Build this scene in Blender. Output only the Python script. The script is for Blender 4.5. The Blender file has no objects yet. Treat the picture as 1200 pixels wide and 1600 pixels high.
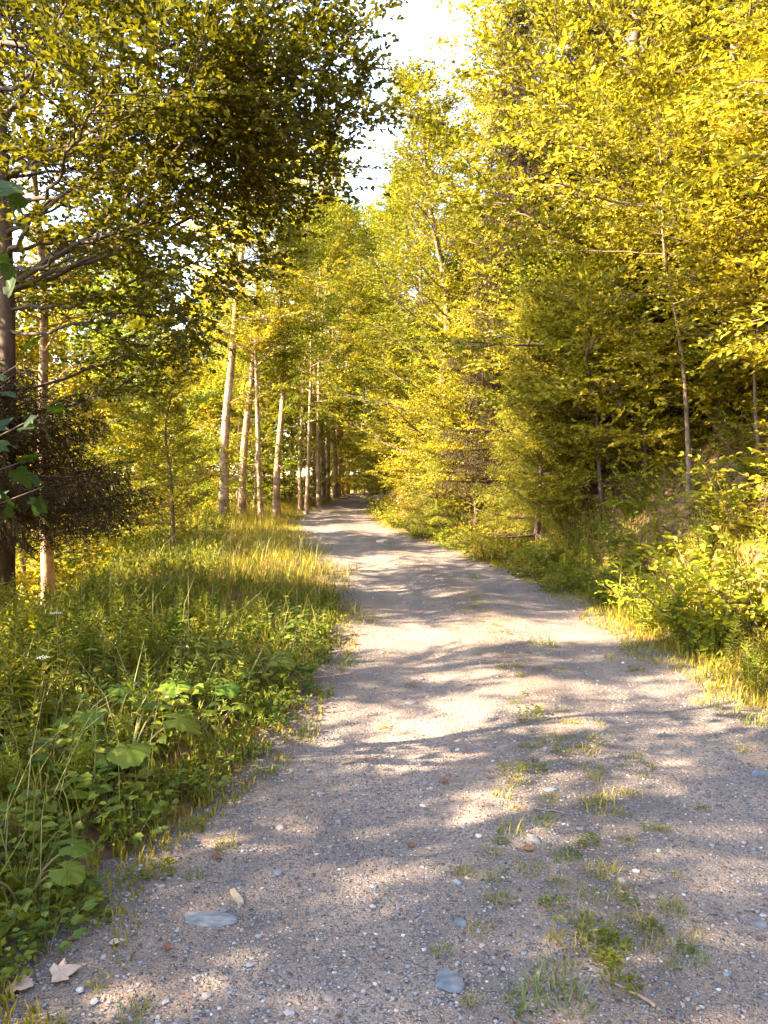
import bpy, math, random
import numpy as np
from mathutils import Vector, Matrix

random.seed(4); RNG = np.random.default_rng(11)
S = bpy.context.scene; COL = S.collection
R = math.radians
# ------------------------------------------------------------------ camera, sky, sun, exposure
CAM_H, PITCH, FPX = 1.6, R(2.86), 1202.0
cam_d = bpy.data.cameras.new('camera'); cam = bpy.data.objects.new('camera', cam_d); COL.objects.link(cam)
cam_d.sensor_fit = 'VERTICAL'; cam_d.sensor_height = 36; cam_d.lens = 36 * FPX / 1600
cam_d.clip_start = .05; cam_d.clip_end = 3000
cam.location = (0, 0, CAM_H); cam.rotation_euler = (R(90) - PITCH, 0, 0)
S.camera = cam
SUN_EL, SUN_AZ = R(31), R(-106)          # azimuth from +Y, clockwise positive: the sun stands to the left, a little behind
sdir = Vector((math.sin(SUN_AZ) * math.cos(SUN_EL), math.cos(SUN_AZ) * math.cos(SUN_EL), math.sin(SUN_EL)))
w = bpy.data.worlds.new('World'); S.world = w; w.use_nodes = True
nt = w.node_tree; bg = nt.nodes['Background']
sky = nt.nodes.new('ShaderNodeTexSky'); sky.sky_type = 'NISHITA'; sky.sun_disc = False
sky.sun_elevation = SUN_EL; sky.sun_rotation = SUN_AZ; sky.air_density = 1.0; sky.dust_density = .6; sky.ozone_density = 1.4; sky.altitude = 900
hs = nt.nodes.new('ShaderNodeHueSaturation'); hs.inputs['Saturation'].default_value = .74
nt.links.new(sky.outputs[0], hs.inputs['Color']); nt.links.new(hs.outputs[0], bg.inputs[0])
bg.inputs[1].default_value = .14
sl = bpy.data.lights.new('sun', 'SUN'); sl.energy = 4.8; sl.angle = R(.55); sl.color = (1, .84, .60)
so = bpy.data.objects.new('sun', sl); COL.objects.link(so); so.rotation_euler = sdir.to_track_quat('Z', 'Y').to_euler()
S.view_settings.view_transform = 'Standard'; S.view_settings.look = 'None'
S.view_settings.gamma = 1; S.view_settings.use_curve_mapping = False
S.view_settings.exposure = 3.42
S.cycles.max_bounces = 7; S.cycles.diffuse_bounces = 5; S.cycles.glossy_bounces = 2; S.cycles.transmission_bounces = 3
S.cycles.caustics_reflective = False; S.cycles.caustics_refractive = False
S.cycles.sample_clamp_indirect = 6

# ------------------------------------------------------------------ materials
def mat(name):
    m = bpy.data.materials.new(name); m.use_nodes = True
    n = m.node_tree.nodes; n.clear()
    out = n.new('ShaderNodeOutputMaterial')
    return m, n, m.node_tree.links, out
def ramp(n, stops):
    r = n.new('ShaderNodeValToRGB'); e = r.color_ramp.elements
    while len(e) < len(stops): e.new(.5)
    for k, (p, c) in enumerate(stops): e[k].position = p; e[k].color = (*c, 1)
    return r
def leaf_mat(name, stops, trans=.42, rough=.5, spec=.18, tmul=(1.25, 1.18, .6)):
    m, n, l, out = mat(name)
    g = n.new('ShaderNodeNewGeometry'); r = ramp(n, stops); l.new(g.outputs['Random Per Island'], r.inputs[0])
    tc = n.new('ShaderNodeTexCoord'); no = n.new('ShaderNodeTexNoise'); no.inputs['Scale'].default_value = .9; no.inputs['Detail'].default_value = 2
    l.new(tc.outputs['Object'], no.inputs['Vector'])
    oi = n.new('ShaderNodeObjectInfo'); tint = ramp(n, [(0, (.56, .80, .8)), (.5, (.96, 1.0, 1)), (1, (1.16, 1.10, .95))]); l.new(oi.outputs['Random'], tint.inputs[0])
    tx = n.new('ShaderNodeVectorMath'); tx.operation = 'MULTIPLY'; l.new(r.outputs[0], tx.inputs[0]); l.new(tint.outputs[0], tx.inputs[1])
    mr = n.new('ShaderNodeMapRange'); mr.inputs[1].default_value = .3; mr.inputs[2].default_value = .7; mr.inputs[3].default_value = .82; mr.inputs[4].default_value = 1.2
    l.new(no.outputs[0], mr.inputs[0])
    vm = n.new('ShaderNodeVectorMath'); vm.operation = 'SCALE'; l.new(tx.outputs[0], vm.inputs[0]); l.new(mr.outputs[0], vm.inputs['Scale'])
    p = n.new('ShaderNodeBsdfPrincipled'); p.inputs['Roughness'].default_value = rough; p.inputs['Specular IOR Level'].default_value = spec
    l.new(vm.outputs[0], p.inputs['Base Color'])
    tr = n.new('ShaderNodeBsdfTranslucent'); tm = n.new('ShaderNodeVectorMath'); tm.operation = 'MULTIPLY'
    l.new(vm.outputs[0], tm.inputs[0]); tm.inputs[1].default_value = tmul; l.new(tm.outputs[0], tr.inputs[0])
    mx = n.new('ShaderNodeMixShader'); mx.inputs[0].default_value = trans
    l.new(p.outputs[0], mx.inputs[1]); l.new(tr.outputs[0], mx.inputs[2]); l.new(mx.outputs[0], out.inputs[0])
    return m
def noise_mat(name, stops, scale=8, detail=6, rough=.9, bump=.4, dist=.02, stretch=(1, 1, 1), stops2=None, scale2=1.2):
    m, n, l, out = mat(name)
    tc = n.new('ShaderNodeTexCoord'); mp = n.new('ShaderNodeMapping'); mp.inputs['Scale'].default_value = stretch
    l.new(tc.outputs['Object'], mp.inputs[0])
    no = n.new('ShaderNodeTexNoise'); no.inputs['Scale'].default_value = scale; no.inputs['Detail'].default_value = detail; no.inputs['Roughness'].default_value = .65
    l.new(mp.outputs[0], no.inputs['Vector']); r = ramp(n, stops); l.new(no.outputs[0], r.inputs[0]); c = r.outputs[0]
    if stops2:
        n2 = n.new('ShaderNodeTexNoise'); n2.inputs['Scale'].default_value = scale2; n2.inputs['Detail'].default_value = 5
        l.new(tc.outputs['Object'], n2.inputs['Vector']); r2 = ramp(n, stops2); l.new(n2.outputs[0], r2.inputs[0])
        mx = n.new('ShaderNodeMix'); mx.data_type = 'RGBA'; mx.blend_type = 'MULTIPLY'; mx.inputs[0].default_value = 1
        l.new(c, mx.inputs[6]); l.new(r2.outputs[0], mx.inputs[7]); c = mx.outputs[2]
    p = n.new('ShaderNodeBsdfPrincipled'); p.inputs['Roughness'].default_value = rough; p.inputs['Specular IOR Level'].default_value = .2
    l.new(c, p.inputs['Base Color'])
    b = n.new('ShaderNodeBump'); b.inputs['Strength'].default_value = bump; b.inputs['Distance'].default_value = dist
    l.new(no.outputs[0], b.inputs['Height']); l.new(b.outputs[0], p.inputs['Normal']); l.new(p.outputs[0], out.inputs[0])
    return m
def road_mat():
    m, n, l, out = mat('gravel_road')
    tc = n.new('ShaderNodeTexCoord')
    def noise(s, d=5): 
        k = n.new('ShaderNodeTexNoise'); k.inputs['Scale'].default_value = s; k.inputs['Detail'].default_value = d; l.new(tc.outputs['Object'], k.inputs['Vector']); return k
    def vor(s):
        k = n.new('ShaderNodeTexVoronoi'); k.inputs['Scale'].default_value = s; k.inputs['Randomness'].default_value = 1; l.new(wv.outputs[0], k.inputs['Vector']); return k
    wn = noise(30, 2); wv = n.new('ShaderNodeVectorMath'); wv.operation = 'MULTIPLY_ADD'
    wv.inputs[1].default_value = (.02, .02, .02); l.new(wn.outputs['Color'], wv.inputs[0]); l.new(tc.outputs['Object'], wv.inputs[2])
    v1, v2 = vor(48), vor(120)
    base = ramp(n, [(.3, (.165, .130, .108)), (.5, (.225, .170, .136)), (.7, (.28, .212, .162))]); l.new(noise(1.7, 6).outputs[0], base.inputs[0])
    st = [(0, (.09, .085, .085)), (.25, (.20, .195, .205)), (.45, (.29, .235, .20)), (.62, (.17, .19, .225)), (.8, (.34, .28, .24)), (1, (.44, .39, .35))]
    def stones(v, lo, hi, prev, thr):
        sx = n.new('ShaderNodeSeparateColor'); l.new(v.outputs['Color'], sx.inputs[0]); cr = ramp(n, st); l.new(sx.outputs[0], cr.inputs[0])
        ed = n.new('ShaderNodeMapRange'); ed.inputs[1].default_value = lo; ed.inputs[2].default_value = hi; ed.inputs[3].default_value = 1; ed.inputs[4].default_value = 0
        l.new(v.outputs['Distance'], ed.inputs[0])
        g = n.new('ShaderNodeMath'); g.operation = 'GREATER_THAN'; l.new(sx.outputs[1], g.inputs[0]); g.inputs[1].default_value = thr
        f = n.new('ShaderNodeMath'); f.operation = 'MULTIPLY'; l.new(ed.outputs[0], f.inputs[0]); l.new(g.outputs[0], f.inputs[1])
        mx = n.new('ShaderNodeMix'); mx.data_type = 'RGBA'; l.new(f.outputs[0], mx.inputs[0]); l.new(prev, mx.inputs[6]); l.new(cr.outputs[0], mx.inputs[7])
        return mx.outputs[2], f.outputs[0]
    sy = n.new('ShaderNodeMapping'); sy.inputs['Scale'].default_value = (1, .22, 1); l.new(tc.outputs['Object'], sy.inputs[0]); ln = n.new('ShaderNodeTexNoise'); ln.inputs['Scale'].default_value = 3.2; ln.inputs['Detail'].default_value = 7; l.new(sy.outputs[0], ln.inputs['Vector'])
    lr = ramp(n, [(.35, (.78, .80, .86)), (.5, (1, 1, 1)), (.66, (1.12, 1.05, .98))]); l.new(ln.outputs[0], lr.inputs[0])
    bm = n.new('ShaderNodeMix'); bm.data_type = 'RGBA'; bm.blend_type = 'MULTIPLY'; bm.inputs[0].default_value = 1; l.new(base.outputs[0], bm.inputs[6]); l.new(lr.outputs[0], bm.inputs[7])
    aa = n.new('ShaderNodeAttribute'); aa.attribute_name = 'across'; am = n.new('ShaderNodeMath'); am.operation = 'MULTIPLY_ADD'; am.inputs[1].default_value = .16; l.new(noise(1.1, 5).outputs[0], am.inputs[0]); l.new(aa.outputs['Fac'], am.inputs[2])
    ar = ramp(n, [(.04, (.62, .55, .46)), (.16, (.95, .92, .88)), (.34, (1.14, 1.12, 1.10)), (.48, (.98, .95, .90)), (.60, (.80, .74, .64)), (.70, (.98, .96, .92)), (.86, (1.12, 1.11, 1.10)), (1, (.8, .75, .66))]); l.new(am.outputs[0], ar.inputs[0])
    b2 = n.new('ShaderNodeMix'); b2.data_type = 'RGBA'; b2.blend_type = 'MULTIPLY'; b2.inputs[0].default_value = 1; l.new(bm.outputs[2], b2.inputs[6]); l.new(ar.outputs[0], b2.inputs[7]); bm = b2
    c, f2 = stones(v2, .3, .5, bm.outputs[2], .25)
    c, f1 = stones(v1, .3, .48, c, .5)
    ht = n.new('ShaderNodeMath'); ht.operation = 'MULTIPLY_ADD'; l.new(f1, ht.inputs[0]); ht.inputs[1].default_value = 2.2; l.new(f2, ht.inputs[2])
    nf = noise(90, 6); h2 = n.new('ShaderNodeMath'); h2.operation = 'ADD'; l.new(ht.outputs[0], h2.inputs[0]); l.new(nf.outputs[0], h2.inputs[1])
    p = n.new('ShaderNodeBsdfPrincipled'); p.inputs['Roughness'].default_value = .85; p.inputs['Specular IOR Level'].default_value = .25
    l.new(c, p.inputs['Base Color'])
    b = n.new('ShaderNodeBump'); b.inputs['Strength'].default_value = 1; b.inputs['Distance'].default_value = .012
    l.new(h2.outputs[0], b.inputs['Height']); l.new(b.outputs[0], p.inputs['Normal']); l.new(p.outputs[0], out.inputs[0])
    return m
def island_mat(name, stops, rough=.8, bump=0, scale=40):
    m, n, l, out = mat(name); g = n.new('ShaderNodeNewGeometry'); r = ramp(n, stops); l.new(g.outputs['Random Per Island'], r.inputs[0])
    tc = n.new('ShaderNodeTexCoord'); no = n.new('ShaderNodeTexNoise'); no.inputs['Scale'].default_value = scale; no.inputs['Detail'].default_value = 4
    l.new(tc.outputs['Object'], no.inputs['Vector'])
    mr = n.new('ShaderNodeMapRange'); mr.inputs[3].default_value = .65; mr.inputs[4].default_value = 1.35; l.new(no.outputs[0], mr.inputs[0])
    vm = n.new('ShaderNodeVectorMath'); vm.operation = 'SCALE'; l.new(r.outputs[0], vm.inputs[0]); l.new(mr.outputs[0], vm.inputs['Scale'])
    p = n.new('ShaderNodeBsdfPrincipled'); p.inputs['Roughness'].default_value = rough; l.new(vm.outputs[0], p.inputs['Base Color'])
    if bump:
        b = n.new('ShaderNodeBump'); b.inputs['Strength'].default_value = bump; b.inputs['Distance'].default_value = .004
        l.new(no.outputs[0], b.inputs['Height']); l.new(b.outputs[0], p.inputs['Normal'])
    l.new(p.outputs[0], out.inputs[0]); return m

M = {}
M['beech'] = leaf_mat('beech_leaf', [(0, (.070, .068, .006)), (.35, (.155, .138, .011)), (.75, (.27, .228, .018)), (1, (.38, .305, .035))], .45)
M['gold'] = leaf_mat('sunlit_golden_leaf', [(0, (.19, .160, .012)), (.4, (.30, .25, .020)), (.8, (.38, .31, .03)), (1, (.46, .365, .05))], .5)  # brighter copy of the beech leaf, sunlit glow put into the colour
M['shade'] = leaf_mat('shaded_canopy_leaf', [(0, (.045, .043, .004)), (.5, (.090, .082, .006)), (1, (.17, .147, .011))], .40)  # darker copy of the beech leaf, the crown's shade put into the colour
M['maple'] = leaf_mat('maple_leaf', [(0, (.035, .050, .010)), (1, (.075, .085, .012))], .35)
M['spruce'] = leaf_mat('shaded_spruce_needle', [(0, (.026, .016, .005)), (1, (.060, .036, .009))], .06)  # needle colour darkened to stand in for shade on the boughs
M['yspruce'] = leaf_mat('young_spruce_needle', [(0, (.13, .125, .010)), (1, (.26, .235, .02))], .2)
M['weed'] = leaf_mat('weed_leaf', [(0, (.085, .100, .010)), (.6, (.150, .155, .014)), (1, (.22, .20, .02))], .42)
M['broad'] = leaf_mat('broad_leaf', [(0, (.095, .125, .014)), (.7, (.16, .18, .02)), (1, (.24, .23, .03))], .4, .4)
M['bright'] = leaf_mat('bright_weed_leaf', [(0, (.16, .17, .012)), (.6, (.24, .24, .018)), (1, (.32, .29, .03))], .45)
M['grass'] = leaf_mat('grass_blade', [(0, (.13, .12, .010)), (.6, (.24, .20, .015)), (1, (.38, .29, .06))], .4)
M['dry'] = leaf_mat('dry_grass_blade', [(0, (.13, .13, .02)), (.5, (.22, .19, .04)), (1, (.38, .30, .13))], .3)
M['litter'] = island_mat('dead_leaf', [(0, (.08, .032, .012)), (.5, (.17, .072, .030)), (.8, (.28, .135, .07)), (1, (.42, .26, .18))])
M['bark'] = noise_mat('pale_bark', [(.28, (.09, .055, .035)), (.45, (.32, .215, .145)), (.62, (.42, .30, .21)), (.75, (.24, .17, .11))], 11, 8, .85, .9, .03, (1, 1, .7), [(.32, (.38, .34, .22)), (.48, (.85, .80, .68)), (.6, (1, 1, 1))], 2.2)
M['bark_limb'] = noise_mat('limb_bark', [(.25, (.03, .019, .013)), (.7, (.115, .078, .055))], 12, 5, .8, .4, .01)
M['bark_pole'] = noise_mat('sapling_bark', [(.25, (.07, .045, .03)), (.7, (.22, .15, .105))], 12, 5, .8, .4, .01)
M['bark_dark'] = noise_mat('dark_bark', [(.25, (.03, .018, .011)), (.7, (.11, .070, .045))], 12, 6, .9, .7, .03, (1, 1, .25))
M['bark_twig'] = noise_mat('branch_bark', [(.25, (.055, .035, .024)), (.7, (.19, .125, .09))], 12, 5, .8, .4, .01)
M['stem'] = island_mat('green_stem', [(0, (.11, .11, .02)), (1, (.20, .15, .05))])
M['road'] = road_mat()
M['soil'] = noise_mat('forest_soil', [(.3, (.055, .030, .016)), (.5, (.13, .070, .038)), (.62, (.19, .11, .055)), (.75, (.25, .16, .08))], 5, 8, .95, .8, .05, (1, 1, 1), [(.35, (.6, .55, .4)), (.55, (1, 1, 1)), (.7, (.95, 1.0, .5))], .6)
M['pebble'] = island_mat('pebble', [(0, (.09, .085, .09)), (.3, (.20, .185, .185)), (.55, (.29, .235, .20)), (.75, (.16, .18, .215)), (.9, (.35, .29, .25)), (1, (.48, .43, .38))], .75, .5, 60)
M['stone'] = noise_mat('grey_stone', [(.3, (.12, .11, .105)), (.7, (.26, .225, .20))], 14, 6, .8, .5, .01)
M['slate'] = noise_mat('blue_slate', [(.3, (.085, .095, .105)), (.5, (.125, .14, .155)), (.6, (.19, .175, .16)), (.7, (.22, .22, .215))], 16, 7, .7, .6, .006, (1, 2.4, 1))
M['tan_stone'] = noise_mat('tan_stone', [(.3, (.25, .185, .15)), (.7, (.40, .31, .25))], 14, 6, .85, .5, .01)
M['wood'] = noise_mat('weathered_wood', [(.3, (.22, .17, .115)), (.7, (.36, .30, .22))], 20, 5, .8, .4, .004, (1, .2, 1))
M['twig'] = noise_mat('dry_twig', [(.3, (.20, .12, .08)), (.7, (.36, .25, .17))], 30, 4, .85, .3, .003)
M['petal'] = island_mat('white_petal', [(0, (.70, .68, .60)), (1, (.82, .80, .74))])
M['paleleaf'] = island_mat('pale_dry_leaf', [(0, (.34, .225, .16)), (1, (.40, .28, .20))], .7, .3, 30)
M['redleaf'] = island_mat('red_dry_leaf', [(0, (.12, .045, .02)), (1, (.17, .07, .03))], .7, .3, 30)

# ------------------------------------------------------------------ mesh builder
class MB:
    def __init__(s): s.v = []; s.f = {}; s.n = 0
    def add(s, v, f):
        f = np.asarray(f, np.int64); s.f.setdefault(f.shape[1], []).append(f + s.n); v = np.asarray(v, float).reshape(-1, 3); s.v.append(v); s.n += len(v)
    def mesh(s, name, material, smooth=False):
        me = bpy.data.meshes.new(name); v = np.concatenate(s.v) if s.v else np.zeros((0, 3))
        me.vertices.add(len(v)); me.vertices.foreach_set('co', v.astype(np.float32).ravel())
        li = []; st = []; k = 0
        for sz, fl in s.f.items():
            f = np.concatenate(fl); li.append(f.ravel()); st.append(k + np.arange(len(f)) * sz); k += f.size
        li = np.concatenate(li); st = np.concatenate(st)
        me.loops.add(len(li)); me.loops.foreach_set('vertex_index', li.astype(np.int32))
        me.polygons.add(len(st)); me.polygons.foreach_set('loop_start', st.astype(np.int32))
        me.polygons.foreach_set('use_smooth', np.full(len(st), smooth))
        me.update(calc_edges=True); me.materials.append(material); return me
    def obj(s, name, material, parent=None, smooth=False):
        o = bpy.data.objects.new(name, s.mesh(name, material, smooth)); COL.objects.link(o)
        if parent: o.parent = parent
        return o
def tag(o, label=None, cat=None, group=None, kind=None):
    for k, v in (('label', label), ('category', cat), ('group', group), ('kind', kind)):
        if v: o[k] = v
    return o
def empty(name, label, cat, group=None, loc=(0, 0, 0)):
    o = bpy.data.objects.new(name, None); o.empty_display_size = .1; COL.objects.link(o); o.location = loc
    return tag(o, label, cat, group)
USED = set()
def place(proto, loc, rz=0, sc=1, label=None, group=None, tilt=(0, 0)):
    """the first use moves the prototype itself, later uses copy it with its parts and sub-parts"""
    if proto.name in USED:
        o = proto.copy(); COL.objects.link(o)
        for ch in proto.children:
            c = ch.copy(); COL.objects.link(c); c.parent = o
            for g in ch.children:
                d = g.copy(); COL.objects.link(d); d.parent = c
    else: o = proto; USED.add(proto.name)
    o.location = loc; o.rotation_euler = (tilt[0], tilt[1], rz)
    o.scale = (sc, sc, sc) if np.isscalar(sc) else sc
    if label: o['label'] = label
    if group: o['group'] = group
    return o
def nrm(a): return a / np.maximum(np.linalg.norm(a, axis=-1, keepdims=True), 1e-9)
def tube(mb, pts, rad, sides=6, cap=True):
    pts = np.asarray(pts, float); rad = np.broadcast_to(rad, len(pts)); t = nrm(np.gradient(pts, axis=0))
    ref = np.array([0, 0, 1.]) if abs(t[0][2]) < .85 else np.array([1., 0, 0])
    a = nrm(np.cross(t, ref)); b = np.cross(t, a); th = np.arange(sides) * 2 * math.pi / sides
    v = pts[:, None] + rad[:, None, None] * (np.cos(th)[None, :, None] * a[:, None] + np.sin(th)[None, :, None] * b[:, None])
    n = len(pts); i = np.arange(n - 1)[:, None] * sides; j = np.arange(sides)[None]; k = (j + 1) % sides
    f = np.stack([i + j, i + k, i + sides + k, i + sides + j], -1).reshape(-1, 4)
    mb.add(v.reshape(-1, 3), f)
def bend(p0, d, length, n, rng, wob=.12, up=0.):
    """a wandering polyline"""
    d = np.array(d, float); d /= np.linalg.norm(d); P = [np.array(p0, float)]; st = length / n
    for k in range(n):
        d = d + rng.normal(0, wob, 3) + np.array([0, 0, up / n]); d /= np.linalg.norm(d); P.append(P[-1] + d * st)
    return np.array(P)
def smooth_line(ctrl, n=14):
    """Catmull-Rom through control points"""
    c = np.asarray(ctrl, float); c = np.vstack([2 * c[0] - c[1], c, 2 * c[-1] - c[-2]]); out = []
    m = len(c) - 3; per = max(2, n // m)
    for i in range(m):
        t = np.linspace(0, 1, per, endpoint=(i == m - 1))[:, None]; a, b, d, e = c[i:i + 4]
        out.append(.5 * (2 * b + (d - a) * t + (2 * a - 5 * b + 4 * d - e) * t * t + (3 * b - a - 3 * d + e) * t ** 3))
    return np.vstack(out)
def leaves(mb, p, a, n, size, wid=.6, fine=False, fold=.12):
    """p base, a axis, n normal, one leaf each"""
    a = nrm(a); b = nrm(np.cross(n, a)); n = np.cross(a, b); L = np.broadcast_to(size, len(p))[:, None]; W = L * wid * .5; k = np.arange(len(p))[:, None]
    if fine:
        up = n * L * fold; dn = -n * L * .10
        v = np.stack([p, p + a * L * .30 + b * W + up, p + a * L * .66 + b * W * .86 + up * .8, p + a * L + dn, p + a * L * .66 - b * W * .86 + up * .8, p + a * L * .30 - b * W + up], 1)
        f = np.concatenate([k * 6 + np.array([[0, 1, 2, 3]]), k * 6 + np.array([[0, 3, 4, 5]])])
    else:
        up = n * L * fold
        v = np.stack([p, p + a * L * .45 + b * W + up, p + a * L, p + a * L * .45 - b * W + up], 1); f = k * 4 + np.array([[0, 1, 2, 3]])
    mb.add(v.reshape(-1, 3), f)
def sprays(mb, p, d, n, length, nl, size, rng, wid=.6, fine=False, ang=52, jit=.35, droop=.12, fold=.12):
    """N flat sprays of nl alternating leaves"""
    N = len(p); d = nrm(d); s = nrm(np.cross(n, d)); n = np.cross(d, s)
    t = (np.arange(nl) + .6) / nl; L = np.broadcast_to(length, N)
    t = np.clip(t[None] + rng.normal(0, .06, (N, nl)), 0.02, 1)
    pos = p[:, None] + d[:, None] * (L[:, None] * t)[..., None]; pos[..., 2] -= droop * L[:, None] * t ** 2
    sg = np.where(np.arange(nl) % 2, 1., -1.)[None, :, None]; an = R(ang) * (1 - .55 * t)[..., None]
    ax = d[:, None] * np.cos(an) + s[:, None] * sg * np.sin(an) + rng.normal(0, jit * .5, (N, nl, 3))
    nn = n[:, None] + rng.normal(0, jit, (N, nl, 3))
    sz = size * rng.uniform(.65, 1.25, (N, nl)) * (1 - .25 * np.abs(t - .4))
    leaves(mb, pos.reshape(-1, 3), ax.reshape(-1, 3), nn.reshape(-1, 3), sz.ravel(), wid, fine, fold)

# ------------------------------------------------------------------ lie of the land
_y = [-30, 2.2, 2.9, 3.4, 4.2, 5.3, 7.4, 9.2, 12, 17.5, 24, 32, 43, 55, 70, 95, 300]
_l = [-1.2, -1.05, -1.04, -.88, -.66, -.49, -.37, -.42, -.70, -1.75, -2.85, -3.5, -2.9, -1.5, 1.8, 9.5, 60]
_r = [2.6, 2.62, 2.62, 2.62, 2.6, 2.55, 2.38, 2.5, 2.35, 1.2, -.1, -.75, -.35, .7, 4.4, 12, 63]
def edgeL(y): return np.interp(y, _y, _l)
def edgeR(y): return np.interp(y, _y, _r)
def sstep(a, b, x): t = np.clip((x - a) / (b - a), 0, 1); return t * t * (3 - 2 * t)
def bumpy(x, y): return .5 * np.sin(1.3 * x + .7 * y + 1) * np.sin(.9 * y - .5 * x) + .3 * np.sin(2.9 * x - 1.9 * y) + .2 * np.sin(5.1 * y + 3.3 * x + 2)
def H(x, y):
    x = np.asarray(x, float); y = np.asarray(y, float); dl = edgeL(y) - x; dr = x - edgeR(y)
    z = .05 * sstep(.1, .9, dl) - 5.2 * (1 - np.exp(-np.maximum(dl - 3.0, 0) / 9.)) * sstep(2.6, 4.5, dl) 
    bank = .95 * np.maximum(dr - .35, 0); bank = np.where(bank > 5.5, 5.5 + (bank - 5.5) * .55, bank); bank = np.where(bank > 26, 26 + (bank - 26) * .1, bank)
    z = z + bank * sstep(.2, 1.2, dr) + .04 * sstep(0, .5, dr)
    off = np.clip(np.maximum(dl, dr) / 1.5, 0, 1)
    return z + off * .13 * bumpy(x, y) * (1 + sstep(2, 8, dr))
def rut(x, y):
    """the road's own relief: a low crown, two wheel tracks"""
    u = (x - edgeL(y)) / (edgeR(y) - edgeL(y))
    return .035 * np.exp(-((u - .52) / .16) ** 2) - .02 * np.exp(-((u - .26) / .1) ** 2) - .02 * np.exp(-((u - .78) / .1) ** 2) + .012 * bumpy(x * 2.2, y * 2.2) + .006 * bumpy(x * 7, y * 6)
def onroad(x, y): return rut(x, y) + .012
def Xat(px, y): return (px - 600) / FPX * y            # the column of the picture at a distance y
def at(px, py, d):
    c, s = math.cos(PITCH), math.sin(PITCH); u = (800 - py) / FPX
    return np.array([(px - 600) / FPX * d, d * (c + u * s), CAM_H + d * (u * c - s)])

def grid(xs, ys, zf):
    X, Y = np.meshgrid(xs, ys); v = np.stack([X, Y, zf(X, Y)], -1).reshape(-1, 3); nx = len(xs)
    i = np.arange(len(ys) - 1)[:, None] * nx + np.arange(nx - 1)[None]; f = np.stack([i, i + 1, i + 1 + nx, i + nx], -1).reshape(-1, 4)
    return v, f
xs = np.concatenate([-np.geomspace(14, 900, 34)[::-1], np.linspace(-13.8, 14, 200), np.geomspace(14.3, 900, 34)])
ys = np.concatenate([-np.geomspace(4, 500, 24)[::-1], np.linspace(-3.8, 30, 190), np.geomspace(30.3, 1200, 70)])
def hz(x, y):
    on = (x > edgeL(y) - .1) & (x < edgeR(y) + .1)
    return H(x, y) - np.where(on, .06, 0)
def ground_mat():
    m = M['soil']; n = m.node_tree.nodes; l = m.node_tree.links; p = n['Principled BSDF']; src = p.inputs['Base Color'].links[0].from_socket
    tc = n.new('ShaderNodeTexCoord'); sx = n.new('ShaderNodeSeparateXYZ'); l.new(tc.outputs['Object'], sx.inputs[0])
    no = n.new('ShaderNodeTexNoise'); no.inputs['Scale'].default_value = 1.1; no.inputs['Detail'].default_value = 6; l.new(tc.outputs['Object'], no.inputs['Vector'])
    ma = n.new('ShaderNodeMath'); ma.operation = 'MULTIPLY_ADD'; ma.inputs[1].default_value = 5; l.new(no.outputs[0], ma.inputs[0]); l.new(sx.outputs[0], ma.inputs[2])
    mr = n.new('ShaderNodeMapRange'); mr.inputs[1].default_value = -1.5; mr.inputs[2].default_value = -3.5; l.new(ma.outputs[0], mr.inputs[0])
    r = ramp(n, [(.3, (.10, .085, .02)), (.55, (.19, .17, .02)), (.75, (.27, .22, .04))]); l.new(no.outputs[0], r.inputs[0])
    mx = n.new('ShaderNodeMix'); mx.data_type = 'RGBA'; l.new(mr.outputs[0], mx.inputs[0]); l.new(src, mx.inputs[6]); l.new(r.outputs[0], mx.inputs[7]); l.new(mx.outputs[2], p.inputs['Base Color'])
ground_mat()
mb = MB(); mb.add(*grid(xs, ys, hz)); tag(mb.obj('ground', M['soil'], None, True), 'brown forest soil sloping down to the left and up to the right', 'ground', kind='structure')
mb = MB(); us = np.linspace(-.16, 1.14, 90); yr = np.concatenate([np.linspace(-6, 12, 260), np.linspace(12.1, 60, 260), np.linspace(60.5, 110, 60)])
U, Y = np.meshgrid(us, yr); wv = .07 * np.sin(Y * 2.1) + .05 * np.sin(Y * 5.3 + 1) + .03 * np.sin(Y * 11.7)
X = edgeL(Y) + U * (edgeR(Y) - edgeL(Y)) + wv * (np.abs(U - .5) * 2) ** 3
side = np.maximum(0, np.maximum(-U, U - 1))
Z = onroad(X, Y) - side * .25
i = np.arange(len(yr) - 1)[:, None] * len(us) + np.arange(len(us) - 1)[None]
mb.add(np.stack([X, Y, Z], -1).reshape(-1, 3), np.stack([i, i + 1, i + 1 + len(us), i + len(us)], -1).reshape(-1, 4))
ro = mb.obj('gravel_road', M['road'], None, True); at_ = ro.data.attributes.new('across', 'FLOAT', 'POINT'); at_.data.foreach_set('value', U.astype(np.float32).ravel()); tag(ro, 'pinkish grey gravel forest road bending away to the left', 'road', kind='structure')

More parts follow.
